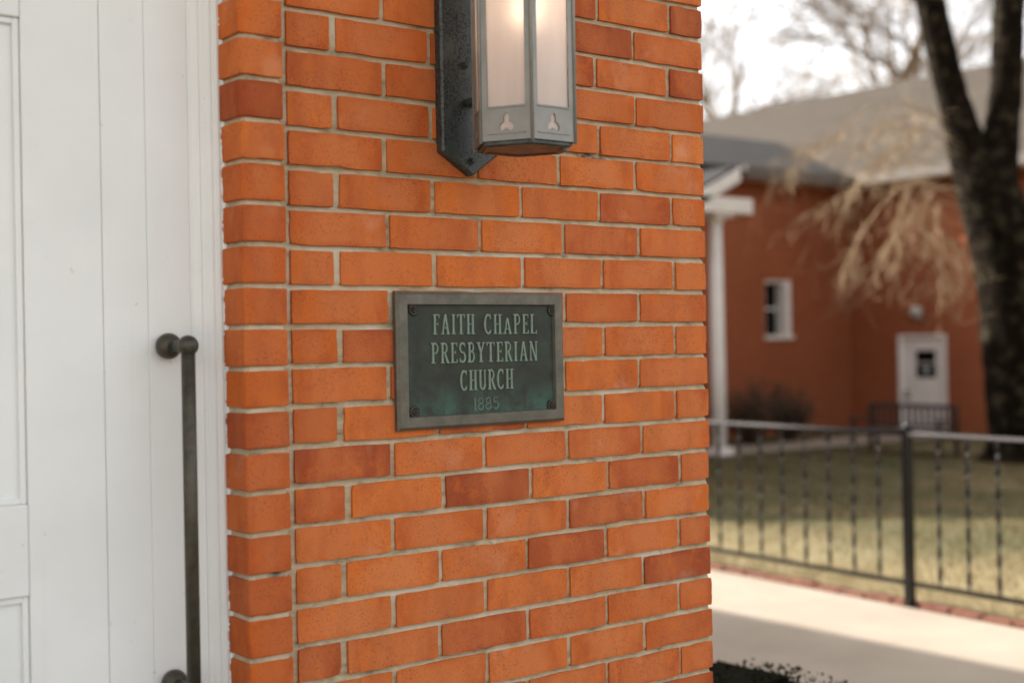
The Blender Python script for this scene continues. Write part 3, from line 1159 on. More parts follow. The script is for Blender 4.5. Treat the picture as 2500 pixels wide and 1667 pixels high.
GL['8'] = (0.56, [(arc(.27, .74, .18, .22, 0, 360, 20), .11), (arc(.27, .27, .22, .25, 0, 360, 20), .12)])
GL['5'] = (0.54, [([(.46, .96), (.14, .96), (.10, .55)], .09), (arc(.25, .33, .22, .29, 125, -150, 18), .115)])


def stroke_prism(b, pts, w, h, depth, y0):
    """a flat raised stroke: polyline in (x,z), bevelled sides"""
    P = [Vector((p[0] * h, p[1] * h)) for p in pts]
    w = w * h
    n_ = len(P)
    Lf, Rt = [], []
    for i in range(n_):
        a = P[max(i - 1, 0)]
        c = P[min(i + 1, n_ - 1)]
        d = (c - a)
        d = d.normalized() if d.length > 1e-9 else Vector((1, 0))
        nn = Vector((-d.y, d.x))
        if 0 < i < n_ - 1:
            d1 = (P[i] - P[i - 1]).normalized()
            co = max(0.55, abs(nn.dot(Vector((-d1.y, d1.x)))))
        else:
            co = 1
        Lf.append((P[i], nn / co))
    V_ = []
    bev = min(0.0006, w * 0.2)
    for (p, nn) in Lf:
        for s, y in ((w / 2 + 0.0003, y0), (w / 2 - bev * .2, y0 - depth + .0005), (w / 2 - bev, y0 - depth), (-w / 2 + bev, y0 - depth), (-w / 2 + bev * .2, y0 - depth + .0005), (-w / 2 - .0003, y0)):
            q = p + nn * s
            V_.append((q.x, y, q.y))
    F_ = []
    for i in range(n_ - 1):
        for k in range(5):
            F_.append((i * 6 + k, i * 6 + k + 1, (i + 1) * 6 + k + 1, (i + 1) * 6 + k))
    F_.append(tuple(range(6)))
    F_.append(tuple((n_ - 1) * 6 + k for k in range(6))[::-1])
    b.add(V_, F_)


def write(word, px0, px1, py_top, py_bot, mat, depth=0.0026, small=None, gap=0.11):
    """letters between photo columns px0..px1 on the plaque's field"""
    yw = pc.y + YF
    x0 = on_y(px0, (py_top + py_bot) / 2, yw).x - pc.x
    x1 = on_y(px1, (py_top + py_bot) / 2, yw).x - pc.x
    mid = (px0 + px1) / 2
    z1 = on_y(mid, py_top, yw).z - pc.z
    z0 = on_y(mid, py_bot, yw).z - pc.z
    h = z1 - z0
    tot = sum(GL[c][0] for c in word) + gap * (len(word) - 1)
    sx = (x1 - x0) / (tot * h)
    x = x0
    for i, c in enumerate(word):
        b = MB()
        hs_ = h * (0.80 if small == i else 1.0)
        for k, (pts, w) in enumerate(GL[c][1]):
            stroke_prism(b, [(p[0] * sx, p[1] * hs_ / h) for p in pts], w, h, depth + 0.00005 * k, YF + 0.0003)
        o = b.build('letter', mat, plq, loc=(x, 0, z0))
        x += (GL[c][0] + gap) * h * sx


cx_ = lambda u: 930 + u / 3.824
cy_ = lambda v: 680 + v / 3.824
write('FAITH', cx_(482), cx_(868), cy_(334), cy_(520), M['letter'])
write('CHAPEL', cx_(958), cx_(1447), cy_(333), cy_(516), M['letter'], small=2)
write('PRESBYTERIAN', cx_(465), cx_(1458), cy_(594), cy_(779), M['letter'])
write('CHURCH', cx_(735), cx_(1230), cy_(850), cy_(1036), M['letter'])
write('1885', cx_(862), cx_(1102), cy_(1108), cy_(1222), M['letter_dark'], depth=0.0016, gap=0.06)

rb = MB()
NPET = 11
for k in range(NPET):
    a = 2 * math.pi * k / NPET
    rb.sphere((0.0068 * math.cos(a), -0.0012, 0.0068 * math.sin(a)), 0.0030, 10, 6, (1, 0.8, 1))
rb.sphere((0, -0.001, 0), 0.0062, 14, 8, (1, 0.45, 1))
for k in range(7):
    a = 2 * math.pi * (k + .5) / 7
    rb.sphere((0.0034 * math.cos(a), -0.0035, 0.0034 * math.sin(a)), 0.0019, 8, 5)
rb.sphere((0, -0.0048, 0), 0.0021, 10, 6)
rme = rb.mesh('rosette', smooth=True)
rme.materials.append(M['rosette'])
for (u, v) in ((302, 290), (1595, 295), (313, 1243), (1592, 1180)):
    p = on_y(cx_(u), cy_(v), pc.y + YF)
    o = bpy.data.objects.new('rosette', rme)
    COL.objects.link(o)
    o.parent = plq
    o.location = (p.x - pc.x, YF, p.z - pc.z)
    o.rotation_euler = (0, random.uniform(0, 6), 0)
    o.scale = (1.22, 1.1, 1.22)

# ------------------------------------------------------------------ wall lantern
LX, LY, LS = 0.372, -0.1787, 0.0955
LZ0 = G - 0.2300
LTOP = LZ0 + 0.52
lan = empty('wall_lantern', (LX, 0, LZ0), 'lit grey six sided wall lantern with frosted panes on a pointed back plate', 'lantern')
hwp = 0.0635
zt_l = 0.60
bev = 0.004
b = MB()
outl = [(-hwp, 0.006), (0.0035, -0.0352), (hwp, 0.006), (hwp, zt_l), (0, zt_l + 0.05), (-hwp, zt_l)]
inn = [(-hwp + bev, 0.006 + bev * .6), (0.0035, -0.0352 + bev * 1.3), (hwp - bev, 0.006 + bev * .6), (hwp - bev, zt_l - bev * .6), (0, zt_l + 0.05 - bev * 1.3), (-hwp + bev, zt_l - bev * .6)]
n6 = 6
V_ = [(x, 0.001, z) for x, z in outl] + [(x, -0.017, z) for x, z in outl] + [(x, -0.0205, z) for x, z in inn]
F_ = [tuple(range(6)), tuple(range(12, 18))]
for k in range(6):
    j = (k + 1) % 6
    F_ += [(k, j, j + 6, k + 6), (k + 6, j + 6, j + 12, k + 12)]
b.add(V_, F_)
b.build('back_plate', M['lamp_soot_shade'], lan)
for (bx, bz) in ((0.0015, -0.008), (-0.012, 0.168), (0.0, 0.48)):
    bb = MB()
    bb.tube([(bx, -0.019, bz), (bx, -0.0225, bz)], [0.0085, 0.008], 18)
    bb.tube([(bx, -0.0225, bz), (bx, -0.0295, bz)], [0.0058, 0.0052], 6)
    bb.build('bolt', M['lamp_soot_shade'], lan)
hexv = [(math.cos(math.radians(60 * k)) * LS, LY + math.sin(math.radians(60 * k)) * LS) for k in range(6)]
# arms holding the body to the plate
for az in (0.10, 0.42):
    MB().bbox(-0.012, 0.012, LY + LS * .866 - .004, -0.019, az - .006, az + .006, 0.001).build('arm', M['lamp_soot_shade'], lan)
BAND = 0.058
BAR = 0.0125


def hexface(k):
    a, c = Vector(hexv[k]), Vector(hexv[(k + 1) % 6])
    u = (c - a).normalized()
    nrm = Vector((u.y, -u.x))
    mid = (a + c) / 2
    return a, c, u, nrm, mid


def trefoil(cx, cz, r):
    out = []
    for i in range(48):
        a = 2 * math.pi * i / 48
        lobe = abs(math.cos(1.5 * (a - math.pi / 2))) ** 1.9
        rr = r * (0.40 + 0.60 * lobe)
        out.append((cx + rr * math.cos(a) * 0.92, cz + rr * math.sin(a) * 1.12))
    return out


def curve_plate(name, loops, thick, mat, parent, loc, rz):
    cu = bpy.data.curves.new(name, 'CURVE')
    cu.dimensions = '2D'
    cu.fill_mode = 'BOTH'
    cu.extrude = thick / 2
    for lp in loops:
        s = cu.splines.new('POLY')
        s.points.add(len(lp) - 1)
        for p, q in zip(s.points, lp):
            p.co = (q[0], q[1], 0, 1)
        s.use_cyclic_u = True
    tmp = bpy.data.objects.new('tmp', cu)
    COL.objects.link(tmp)
    bpy.context.view_layer.update()
    me_ = bpy.data.meshes.new_from_object(tmp.evaluated_get(bpy.context.evaluated_depsgraph_get()))
    bpy.data.objects.remove(tmp)
    me_.name = name
    o_ = link(name, me_, mat, parent, loc)
    o_.rotation_euler = (math.pi / 2, 0, rz)
    return o_


for k in range(6):
    a, c, u, nrm, mid = hexface(k)
    rz = math.atan2(u.y, u.x)
    if nrm.dot(mid - Vector((0, LY))) < 0:
        nrm = -nrm
    # pane, set behind the bars
    b = MB()
    pm = mid - nrm * 0.0055
    hw_ = LS / 2 - 0.006
    pa, pb = pm - u * hw_, pm + u * hw_
    t2 = nrm * 0.0015
    V_ = []
    for q in (pa - t2, pb - t2, pb + t2, pa + t2):
        V_.append((q.x, q.y, 0.006))
    for q in (pa - t2, pb - t2, pb + t2, pa + t2):
        V_.append((q.x, q.y, 0.505))
    b.add(V_, [(0, 1, 2, 3), (4, 5, 6, 7), (0, 1, 5, 4), (1, 2, 6, 5), (2, 3, 7, 6), (3, 0, 4, 7)])
    b.build('glass_pane', M['frost'], lan)
    # face frame: border with pane opening and a trefoil in the lower band
    hb_ = LS / 2 - 0.0004
    outer = [(-hb_, 0.0), (hb_, 0.0), (hb_, 0.515), (-hb_, 0.515)]
    op = [(-hb_ + BAR, BAND), (-hb_ + BAR, 0.502), (hb_ - BAR, 0.502), (hb_ - BAR, BAND)]
    q = mid - nrm * 0.0022
    # direction of local x must make the face look outward; symmetric shape so either is fine
    fo = curve_plate('face_frame', [outer, op, trefoil(0, 0.0285, 0.0160)], 0.003, M['lamp'], lan, (q.x, q.y, 0.0), rz)
    # sunk border line of the band: thin bead ribs
    for (x0, x1, z0, z1) in ((-hb_ + BAR, hb_ - BAR, BAND - 0.0022, BAND + 0.0004), (-hb_ + BAR, hb_ - BAR, 0.011, 0.0125)):
        b = MB()
        p0, p1 = mid + u * x0, mid + u * x1
        V_ = []
        for pp in (p0, p1):
            for off in (-0.001, 0.0012):
                w_ = pp + nrm * off
                V_ += [(w_.x, w_.y, z0), (w_.x, w_.y, z1)]
        b.add(V_, [(2, 3, 7, 6), (0, 2, 6, 4), (1, 3, 7, 5), (0, 1, 3, 2), (4, 5, 7, 6), (0, 1, 5, 4)])
        b.build('band_rib', M['lamp'], lan)
for k in range(6):
    x, y = hexv[k]
    MB().tube([(x, y, -0.0035), (x, y, 0.518)], 0.0030, 8).build('corner_bead', M['lamp'], lan, smooth=True)
# bottom plate, sunk, with a drip rim
hr = [(x * 0.93, LY + (y - LY) * 0.93) for x, y in hexv]
MB().prism(hr, 'z', -0.006, 0.004).build('bottom_plate', M['lamp_soot_shade'], lan)
b = MB()
ro = [(x * 0.945, LY + (y - LY) * 0.945) for x, y in hexv]
V_ = [(x, y, 0.004) for x, y in ro] + [(x * .9, LY + (y - LY) * .9, -0.0085) for x, y in ro] + [(x * .8, LY + (y - LY) * .8, -0.007) for x, y in ro]
F_ = []
for k in range(6):
    j = (k + 1) % 6
    F_ += [(k, j, j + 6, k + 6), (k + 6, j + 6, j + 12, k + 12)]
b.add(V_, F_)
b.build('bottom_rim', M['lamp_soot_shade'], lan)  # dark coat stands in for the shadow line below the face frames
MB().tube([(0.045, LY - 0.060, -0.004), (0.045, LY - 0.060, -0.0125)], 0.0045, 12).build('bolt', M['lamp'], lan, smooth=True)
# roof cap
b = MB()
V_ = [(x * 1.12, LY + (y - LY) * 1.12, 0.515) for x, y in hexv] + [(x * 1.12, LY + (y - LY) * 1.12, 0.527) for x, y in hexv] + [(0, LY, 0.60)]
F_ = [tuple(range(6))[::-1]] + [(k, (k + 1) % 6, (k + 1) % 6 + 6, k + 6) for k in range(6)] + [(k + 6, (k + 1) % 6 + 6, 12) for k in range(6)]
b.add(V_, F_)
b.build('cap', M['lamp'], lan)
bz = on_y(1255, 22, LY).z - LZ0
MB().sphere((0.004, LY - 0.01, bz), 0.026, 20, 14, (1, 1, 1.15)).build('bulb', M['bulb'], lan, smooth=True)
MB().tube([(0.004, LY - 0.01, bz + 0.028), (0.004, LY - 0.01, 0.515)], 0.014, 14).build('socket', M['lamp'], lan, smooth=True)

# ------------------------------------------------------------------ iron fence
fen = empty('iron_fence', (0, 0, 0), 'low black iron fence with twisted balusters beside the concrete walk', 'fence')
FY = [2.74 + 2.01 * k for k in range(-2, 5)]
FD = Vector((0.07, 1.0, 0)).normalized()


def fpos(y, off=0.0):
    return Vector((fence_x(y) + off, y, 0))


def bar_along(b, y0, y1, z0, z1, w):
    p, q = fpos(y0), fpos(y1)
    nrm = Vector((FD.y, -FD.x, 0))
    V_ = []
    for pt in (p, q):
        for s in (-w / 2, w / 2):
            for z in (z0, z1):
                w_ = pt + nrm * s
                V_.append((w_.x, w_.y, z + gz(w_.x, w_.y)))
    b.add(V_, [(0, 1, 3, 2), (4, 6, 7, 5), (0, 2, 6, 4), (1, 5, 7, 3), (0, 4, 5, 1), (2, 3, 7, 6)])


RZ, BZ = 1.006, 0.137
for y in FY:
    p = fpos(y)
    b = MB()
    b.bbox(-0.025, 0.025, -0.025, 0.025, -0.05, RZ + 0.02, 0.003)
    po = b.build('post', M['iron'], fen, loc=(p.x, p.y, 0), rot=(0, 0, -0.07))
    cp = MB()
    cp.bbox(-0.03, 0.03, -0.03, 0.03, RZ + 0.0205, RZ + 0.032, 0.002)
    cp.sphere((0, 0, RZ + 0.042), 0.02, 16, 10)
    cp.build('post_cap', M['iron'], po, smooth=False)
for i in range(len(FY) - 1):
    b = MB()
    p, q = fpos(FY[i] + 0.026), fpos(FY[i + 1] - 0.026)
    nrm = Vector((FD.y, -FD.x, 0))
    sec = [(-.023, -.012), (-.025, -.004), (-.020, .006), (-.010, .012), (0, .014), (.010, .012), (.020, .006), (.025, -.004), (.023, -.012)]
    V_ = []
    for pt in (p, q):
        for (sx_, sz_) in sec:
            w_ = pt + nrm * sx_
            V_.append((w_.x, w_.y, RZ + sz_))
    ns = len(sec)
    b.add(V_, [(k, (k + 1) % ns, (k + 1) % ns + ns, k + ns) for k in range(ns)] + [tuple(range(ns)), tuple(range(ns, 2 * ns))])
    b.build('top_rail', M['rail'], fen, smooth=True)
    b = MB()
    bar_along(b, FY[i] + 0.026, FY[i + 1] - 0.026, BZ - 0.012, BZ + 0.012, 0.025)
    b.build('bottom_rail', M['iron'], fen)
# one twisted square bar, shared by all balusters
b = MB()
s = 0.0100
NZ = 96
V_ = []
for i in range(NZ + 1):
    z = BZ + 0.011 + (RZ - BZ - 0.022) * i / NZ
    f = (z - BZ) / (RZ - BZ)
    a = 2 * math.pi * (z - BZ) / 0.244
    for (qx, qy) in ((-.0120, -.0040), (.0120, -.0040), (.0120, .0040), (-.0120, .0040)):
        V_.append((qx * math.cos(a) - qy * math.sin(a), qx * math.sin(a) + qy * math.cos(a), z))
F_ = [(i * 4 + k, i * 4 + (k + 1) % 4, (i + 1) * 4 + (k + 1) % 4, (i + 1) * 4 + k) for i in range(NZ) for k in range(4)]
b.add(V_, F_)
bme = b.mesh('baluster', smooth=False)
bme.materials.append(M['iron'])
for i in range(len(FY) - 1):
    for k in range(9):
        y = FY[i] + 0.217 + 0.197 * k
        p = fpos(y)
        o = bpy.data.objects.new('baluster', bme)
        COL.objects.link(o)
        o.parent = fen
        o.location = (p.x, p.y, 0)
        o.rotation_euler = (0, 0, 0.2)

# ------------------------------------------------------------------ far brick hall
XR, YC = 20.4, 14.75
HG = FAR_Z
hall = empty('brick_hall', (XR, YC, HG), 'red brick hall with tan shingle roof and white door behind the lawn', 'hall')
hall.location = (0, 0, 0)
EZ = 4.46
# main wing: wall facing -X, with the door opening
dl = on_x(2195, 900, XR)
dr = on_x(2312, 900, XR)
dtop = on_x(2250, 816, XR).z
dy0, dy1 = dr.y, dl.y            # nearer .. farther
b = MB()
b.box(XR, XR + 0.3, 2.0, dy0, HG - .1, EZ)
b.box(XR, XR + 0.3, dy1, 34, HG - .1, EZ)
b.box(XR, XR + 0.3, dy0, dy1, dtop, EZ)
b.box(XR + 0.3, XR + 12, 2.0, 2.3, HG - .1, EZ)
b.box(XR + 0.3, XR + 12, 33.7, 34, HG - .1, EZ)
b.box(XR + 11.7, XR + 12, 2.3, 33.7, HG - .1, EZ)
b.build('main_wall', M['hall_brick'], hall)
# cross wing: wall facing -Y with the window opening
wl = on_y(1868, 760, YC)
wr = on_y(1930, 760, YC)
wz1 = on_y(1900, 684, YC).z
wz0 = on_y(1900, 822, YC).z
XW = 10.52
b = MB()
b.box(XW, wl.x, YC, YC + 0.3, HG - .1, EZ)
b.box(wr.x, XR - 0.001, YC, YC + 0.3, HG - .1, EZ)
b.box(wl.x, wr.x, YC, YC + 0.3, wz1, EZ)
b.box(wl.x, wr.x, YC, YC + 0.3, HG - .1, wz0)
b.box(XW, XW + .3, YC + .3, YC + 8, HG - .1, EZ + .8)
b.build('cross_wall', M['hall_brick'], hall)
b = MB()  # invented taller block hidden behind the church, added to shade the lawn
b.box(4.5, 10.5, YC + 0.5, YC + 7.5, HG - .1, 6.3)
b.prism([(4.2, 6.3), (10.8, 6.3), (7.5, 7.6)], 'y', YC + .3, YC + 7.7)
b.build('added_shade_block', M['hall_brick'], hall)
# window with white frame in a deep reveal
win = bpy.data.objects.new('window', None)
COL.objects.link(win)
win.parent = hall
wd = 0.22
b = MB()
fwid = 0.03
b.box(wl.x, wl.x + fwid, YC + 0.02, YC + wd + .05, wz0, wz1)
b.box(wr.x - 0.16, wr.x, YC - 0.01, YC + wd + .05, wz0, wz1)
b.box(wl.x + fwid, wr.x - .16, YC + 0.02, YC + wd + .05, wz1 - 0.05, wz1)
b.build('window_frame', M['trim'], win)
b = MB()
b.box(wl.x - .04, wr.x + .04, YC - 0.05, YC + wd, wz0 - .05, wz0 + 0.03)
b.build('window_sill', M['trim'], win)
zm = (wz0 + wz1) / 2
MB().box(wl.x + fwid, wr.x - .16, YC + wd, YC + wd + .02, zm + .02, wz1 - .05).build('pane', M['glass'], win)
MB().box(wl.x + fwid, wr.x - .16, YC + wd, YC + wd + .02, wz0 + .03, zm - .02).build('pane', M['glass'], win)
MB().box(wl.x + fwid, wr.x - .16, YC + wd - .01, YC + wd + .03, zm - .02, zm + .02).build('glazing_bar', M['trim'], win)
# door in the main wing
hd = bpy.data.objects.new('door', None)
COL.objects.link(hd)
hd.parent = hall
b = MB()
b.box(XR - 0.03, XR + 0.12, dy0, dy0 + 0.05, HG + .02, dtop)
b.box(XR - 0.03, XR + 0.12, dy1 - .05, dy1, HG + .02, dtop)
b.box(XR - 0.03, XR + 0.12, dy0 + .05, dy1 - .05, dtop - .05, dtop)
b.build('door_frame', M['trim'], hd)
pl = on_x(2235, 860, XR + .04)
pr = on_x(2284, 860, XR + .04)
pz1 = on_x(2258, 855, XR + .04).z
pz0 = on_x(2258, 922, XR + .04).z
b = MB()
b.box(XR + .04, XR + .09, dy0 + .05, pr.y, HG + .03, dtop - .05)
b.box(XR + .04, XR + .09, pl.y, dy1 - .05, HG + .03, dtop - .05)
b.box(XR + .04, XR + .09, pr.y, pl.y, pz1, dtop - .05)
b.box(XR + .04, XR + .09, pr.y, pl.y, HG + .03, pz0)
b.build('door_leaf', M['trim'], hd)
pmid = (pz0 + pz1) / 2 + 0.02
MB().box(XR + .06, XR + .07, pr.y, pl.y, pmid + .012, pz1).build('pane', M['glass'], hd)
MB().box(XR + .06, XR + .07, pr.y, pl.y, pz0, pmid - .012).build('pane', M['glass'], hd)
MB().box(XR + .05, XR + .075, pr.y, pl.y, pmid - .012, pmid + .012).build('glazing_bar', M['trim'], hd)
ym = (pr.y + pl.y) / 2
MB().box(XR + .052, XR + .056, ym - .06, ym + .06, pz0 + .08, pmid - .06).build('paper_notice', M['paper'], hd)
hp = on_x(2215, 963, XR + .04)
b = MB()
b.tube([(XR + .04, hp.y, hp.z + .06), (XR - .01, hp.y, hp.z + .06)], .03, 12)
b.tube([(XR + .04, hp.y, hp.z - .04), (XR - .03, hp.y, hp.z - .04)], .028, 12)
b.tube([(XR - .03, hp.y, hp.z - .04), (XR - .03, hp.y - .12, hp.z - .04)], .014, 8)
b.build('handle', M['bench'], hd)
MB().box(XR - 0.6, XR, dy0 - .15, dy1 + .15, HG - .1, HG + .02).build('door_step', M['concrete'], hd)
# roofs
OV = 0.45
RZH = CAM.z + 6.12
W = 6.0
b = MB()
pit = (RZH - (EZ + 0.12)) / (W + OV)
b.prism([(XR - OV, EZ + .04), (XR - OV, EZ + 0.16), (XR + W, RZH), (XR + 2 * W + OV, EZ + 0.16), (XR + 2 * W + OV, EZ + 0.04), (XR + W, RZH - 0.14)], 'y', 1.6, 34.4)
b.build('main_roof', M['roof_tan'], hall)
b = MB()
b.box(XR - OV - 0.13, XR - OV - .001, 1.6, YC - OV - .05, EZ - .02, EZ + .18)
b.build('main_gutter', M['gutter'], hall)
b = MB()
b.box(XR - OV, XR + 0.0, 1.6, YC - .1, EZ - .02, EZ + .02)
b.build('main_soffit', M['trim'], hall)
WC = 4.0
pzr = EZ + .16 + 0.33 * (WC + OV)
xcw = on_y(1812, 425, YC - OV).x     # gable corner of the cross wing's eave
b = MB()
b.prism([(YC - OV, EZ + .04), (YC - OV, EZ + .16), (YC + WC, pzr), (YC + 2 * WC + OV, EZ + .16), (YC + 2 * WC + OV, EZ + .04), (YC + WC, pzr - .14)], 'x', XW - 0.2, XR + 3.6)
b.build('cross_roof', M['roof_dark'], hall)
b = MB()
b.box(xcw - .02, XR - OV - .14, YC - OV - .13, YC - OV - .001, EZ - .04, EZ + .17)
b.build('cross_gutter', M['gutter'], hall)
b = MB()
b.box(xcw, XR - .001, YC - OV, YC + 0.0, EZ - .02, EZ + .02)
b.build('cross_soffit', M['trim'], hall)
# lower porch roof falling away to the left of the gutter, its white beam and round column
pe = on_y(1840, 498, YC - 1.6)
colp = at_depth(1757, 1116, 20.6)
colp.z = HG
yb0 = colp.y - 0.25
bl = on_y(1838, 500, yb0)
bt = on_y(1760, 480, yb0).z
bb_ = on_y(1760, 518, yb0).z
x_end = bl.x
x_hi = on_y(1802, 420, yb0).x
z_hi = on_y(1802, 420, yb0).z
z_lo = on_y(1722, 470, yb0).z
x_lo = on_y(1722, 470, yb0).x
sl = (z_hi - z_lo) / (x_hi - x_lo)
xf = x_hi - (z_hi - bt) / sl - 0.25          # the porch roof dies on its beam
zf = z_hi - (x_hi - xf) * sl
b = MB()
b.box(xf - .05, x_end, yb0, yb0 + 0.5, bb_, bt)
b.build('porch_beam', M['trim'], hall)
b = MB()
b.prism([(xf, zf), (x_hi, z_hi), (x_hi, z_hi + .10), (xf, zf + .10)], 'y', yb0 + .06, YC + .4)
b.build('porch_roof', M['roof_dark'], hall)
b = MB()
b.prism([(xf, zf - .14), (x_hi + .05, z_hi - .14), (x_hi + .05, z_hi + .06), (xf, zf + .06)], 'y', yb0, yb0 + .059)
b.build('rake_board', M['trim'], hall)
MB().box(xf, x_hi - .05, yb0 + .5, YC - .001, bt - .06, bt - .02).build('porch_ceiling', M['trim'], hall)
MB().tube([(xf + .2, colp.y, HG - .02), (xf + .2, colp.y, bb_)], 0.11, 20).build('porch_column', M['trim'], hall, smooth=True)
cr = 0.11
ctop = bb_
MB().tube([(colp.x, colp.y, HG + .12), (colp.x, colp.y, HG + 1.2), (colp.x, colp.y, ctop - .15)], [cr, cr, cr * .86], 20).build('porch_column', M['trim'], hall, smooth=True)
b = MB()
b.tube([(colp.x, colp.y, ctop - .15), (colp.x, colp.y, ctop - .06)], [cr * .95, cr * 1.35], 20)
b.box(colp.x - .2, colp.x + .2, colp.y - .2, colp.y + .2, ctop - .06, ctop)
b.build('column_capital', M['trim'], hall)
MB().box(colp.x - .15, colp.x + .15, colp.y - .15, colp.y + .15, HG - .05, HG + .12).build('column_base', M['trim'], hall)
# lamp over the hall door
lp = on_x(2243, 762, XR)
b = MB()
b.sphere((XR - .08, lp.y, lp.z), 0.12, 16, 10, (0.8, 1, 1))
b.box(XR - .02, XR, lp.y - .08, lp.y + .08, lp.z - .14, lp.z + .1)
b.build('wall_lamp', M['grey'], hall, smooth=False)

# ------------------------------------------------------------------ bench by the hall
bc = at_depth(2208, 1120, 20.4)
bn = empty('garden_bench', (bc.x, bc.y, FAR_Z + .0), 'dark iron garden bench with slatted back before the white hall door', 'bench', rz=math.radians(0))
BL = 1.62
bn.scale = (1, 1, 0.86)


def bpart(name, *boxes):
    b = MB()
    for q in boxes:
        b.bbox(*q, 0.004)
    return b.build(name, M['bench'], bn)


for yy_ in (-BL / 2 + .04, BL / 2 - .04):
    bpart('leg', (-.26, -.21, yy_ - .03, yy_ + .03, -.02, .60))
    bpart('leg', (.19, .24, yy_ - .03, yy_ + .03, -.02, .86))
    bpart('armrest', (-.29, .19, yy_ - .035, yy_ + .035, .601, .635))
for k in range(5):
    x = -.24 + .095 * k
    bpart('seat_slat', (x, x + .075, -BL / 2 + .072, BL / 2 - .072, .40, .43))
bpart('back_rail', (.195, .235, -BL / 2 + .071, BL / 2 - .071, .80, .87))
bpart('back_rail', (.195, .235, -BL / 2 + .071, BL / 2 - .071, .46, .51))
for k in range(13):
    y = -BL / 2 + .13 + k * (BL - .26) / 12
    bpart('back_slat', (.205, .225, y - .022, y + .022, .511, .799))
bpart('seat_rail', (-.25, -.22, -BL / 2 + .071, BL / 2 - .071, .34, .395))
bpart('seat_rail', (.15, .18, -BL / 2 + .071, BL / 2 - .071, .34, .395))

# ------------------------------------------------------------------ vegetation helpers
def leaf_cloud(b, centers, n, size, spread):
    for _ in range(n):
        c = random.choice(centers)
        p = Vector(c) + Vector((random.gauss(0, spread[0]), random.gauss(0, spread[1]), random.gauss(0, spread[2])))
        d = Vector((random.gauss(0, 1), random.gauss(0, 1), random.gauss(0, 1))).normalized()
        e = d.orthogonal().normalized() * size * random.uniform(.35, .6)
        d = d * size * random.uniform(.7, 1.3)
        b.add([p - d * .5, p + e * .5, p + d * .5, p - e * .5], [(0, 1, 2, 3)])


def fast_mesh(b, name):
    me_ = bpy.data.meshes.new(name)
    me_.from_pydata(b.v, [], b.f)
    me_.update()
    return me_


# clipped dark hedge along the church side wall
random.seed(4)
hg = empty('clipped_hedge', (1.7, 1.0, 0), 'dark clipped evergreen hedge between the church side and the walk', 'hedge')
b = MB()
for _ in range(52000):
    y = random.uniform(0.25, 9.0)
    top = 0.535 + 0.02 * math.sin(y * 3.1) + 0.012 * math.sin(y * 9.7) + random.gauss(0, .003)
    w = 0.42 + 0.04 * math.sin(y * 2.3 + 1)
    if random.random() < 0.55:
        x, z = random.uniform(-w, w), top - abs(random.gauss(0, .03))
    else:
        sgn = random.choice((-1, 1))
        x, z = sgn * (w - abs(random.gauss(0, .03))), random.uniform(0.05, top)
    p = Vector((1.72 + x, y, z))
    d = Vector((random.gauss(0, 1), random.gauss(0, 1), random.gauss(0, 1))).normalized()
    e = d.orthogonal().normalized() * .0055
    d = d * .008
    b.add([p - d, p + e, p + d, p - e], [(0, 1, 2, 3)])
for k in range(60):
    y0_ = 0.28 + k * .145
    b.box(1.72 - .37, 1.72 + .37, y0_, y0_ + .144, .06, .517 + 0.02 * math.sin(y0_ * 3.1) + 0.012 * math.sin(y0_ * 9.7))
fo = link('foliage', fast_mesh(b, 'foliage'), M['leaf'], hg)
fo.matrix_parent_inverse = Matrix.Translation((-1.7, -1.0, 0))
b = MB()
for k in range(60):
    y = 0.3 + k * .145
    b.tube([(1.72 + random.uniform(-.1, .1), y, -.02), (1.72 + random.uniform(-.25, .25), y + random.uniform(-.1, .1), .4)], [.012, .005], 5)
so = link('stems', fast_mesh(b, 'stems'), M['shrub'], hg)
so.matrix_parent_inverse = Matrix.Translation((-1.7, -1.0, 0))

# two dark shrubs in front of the hall wall
def shrub(px, dep, rx, h, label, seed):
    random.seed(seed)
    c = at_depth(px, 1100, dep)
    r_ = empty('bare_shrub', (c.x, c.y, FAR_Z), label, 'shrub', 'dark shrubs against the hall wall')
    bs, bl_ = MB(), MB()
    tips = []
    for _ in range(90):
        a = random.uniform(0, 6.28)
        rr = rx * math.sqrt(random.random())
        hh_ = h * (1 - .45 * (rr / rx) ** 2) * random.uniform(.65, 1.05)
        p1 = (rr * .5 * math.cos(a), rr * .5 * math.sin(a), hh_ * .5)
        p2 = (rr * math.cos(a), rr * math.sin(a), hh_)
        bs.tube([(rr * .15 * math.cos(a), rr * .15 * math.sin(a), -.03), p1, p2], [.014, .009, .003], 4)
        tips += [p1, p2, ((p1[0] + p2[0]) / 2, (p1[1] + p2[1]) / 2, (p1[2] + p2[2]) / 2)]
    leaf_cloud(bl_, tips, 2600, .07, (.07, .07, .07))
    link('branches', fast_mesh(bs, 'branches'), M['shrub'], r_)
    link('leaves', fast_mesh(bl_, 'leaves'), M['shrub_leaf'], r_)


shrub(1835, 22.6, .55, 1.05, 'dark shrub below the hall window beside the white porch column', 31)
shrub(1925, 23.2, .5, 1.0, 'dark shrub against the hall wall farther from the porch column', 32)

# ------------------------------------------------------------------ big tree on the lawn
random.seed(12)
TD = 19.0
S2 = 2500 / 2352


def tp(x, y, dep=TD):
    return at_depth(x * S2, y * S2, dep)


PXM = S2 * TD / FPX
tbase = tp(2338, 1000)
tree = empty('lawn_tree', (tbase.x, tbase.y, FAR_Z), 'large dark trunked bare tree forking on the lawn behind the fence', 'tree')


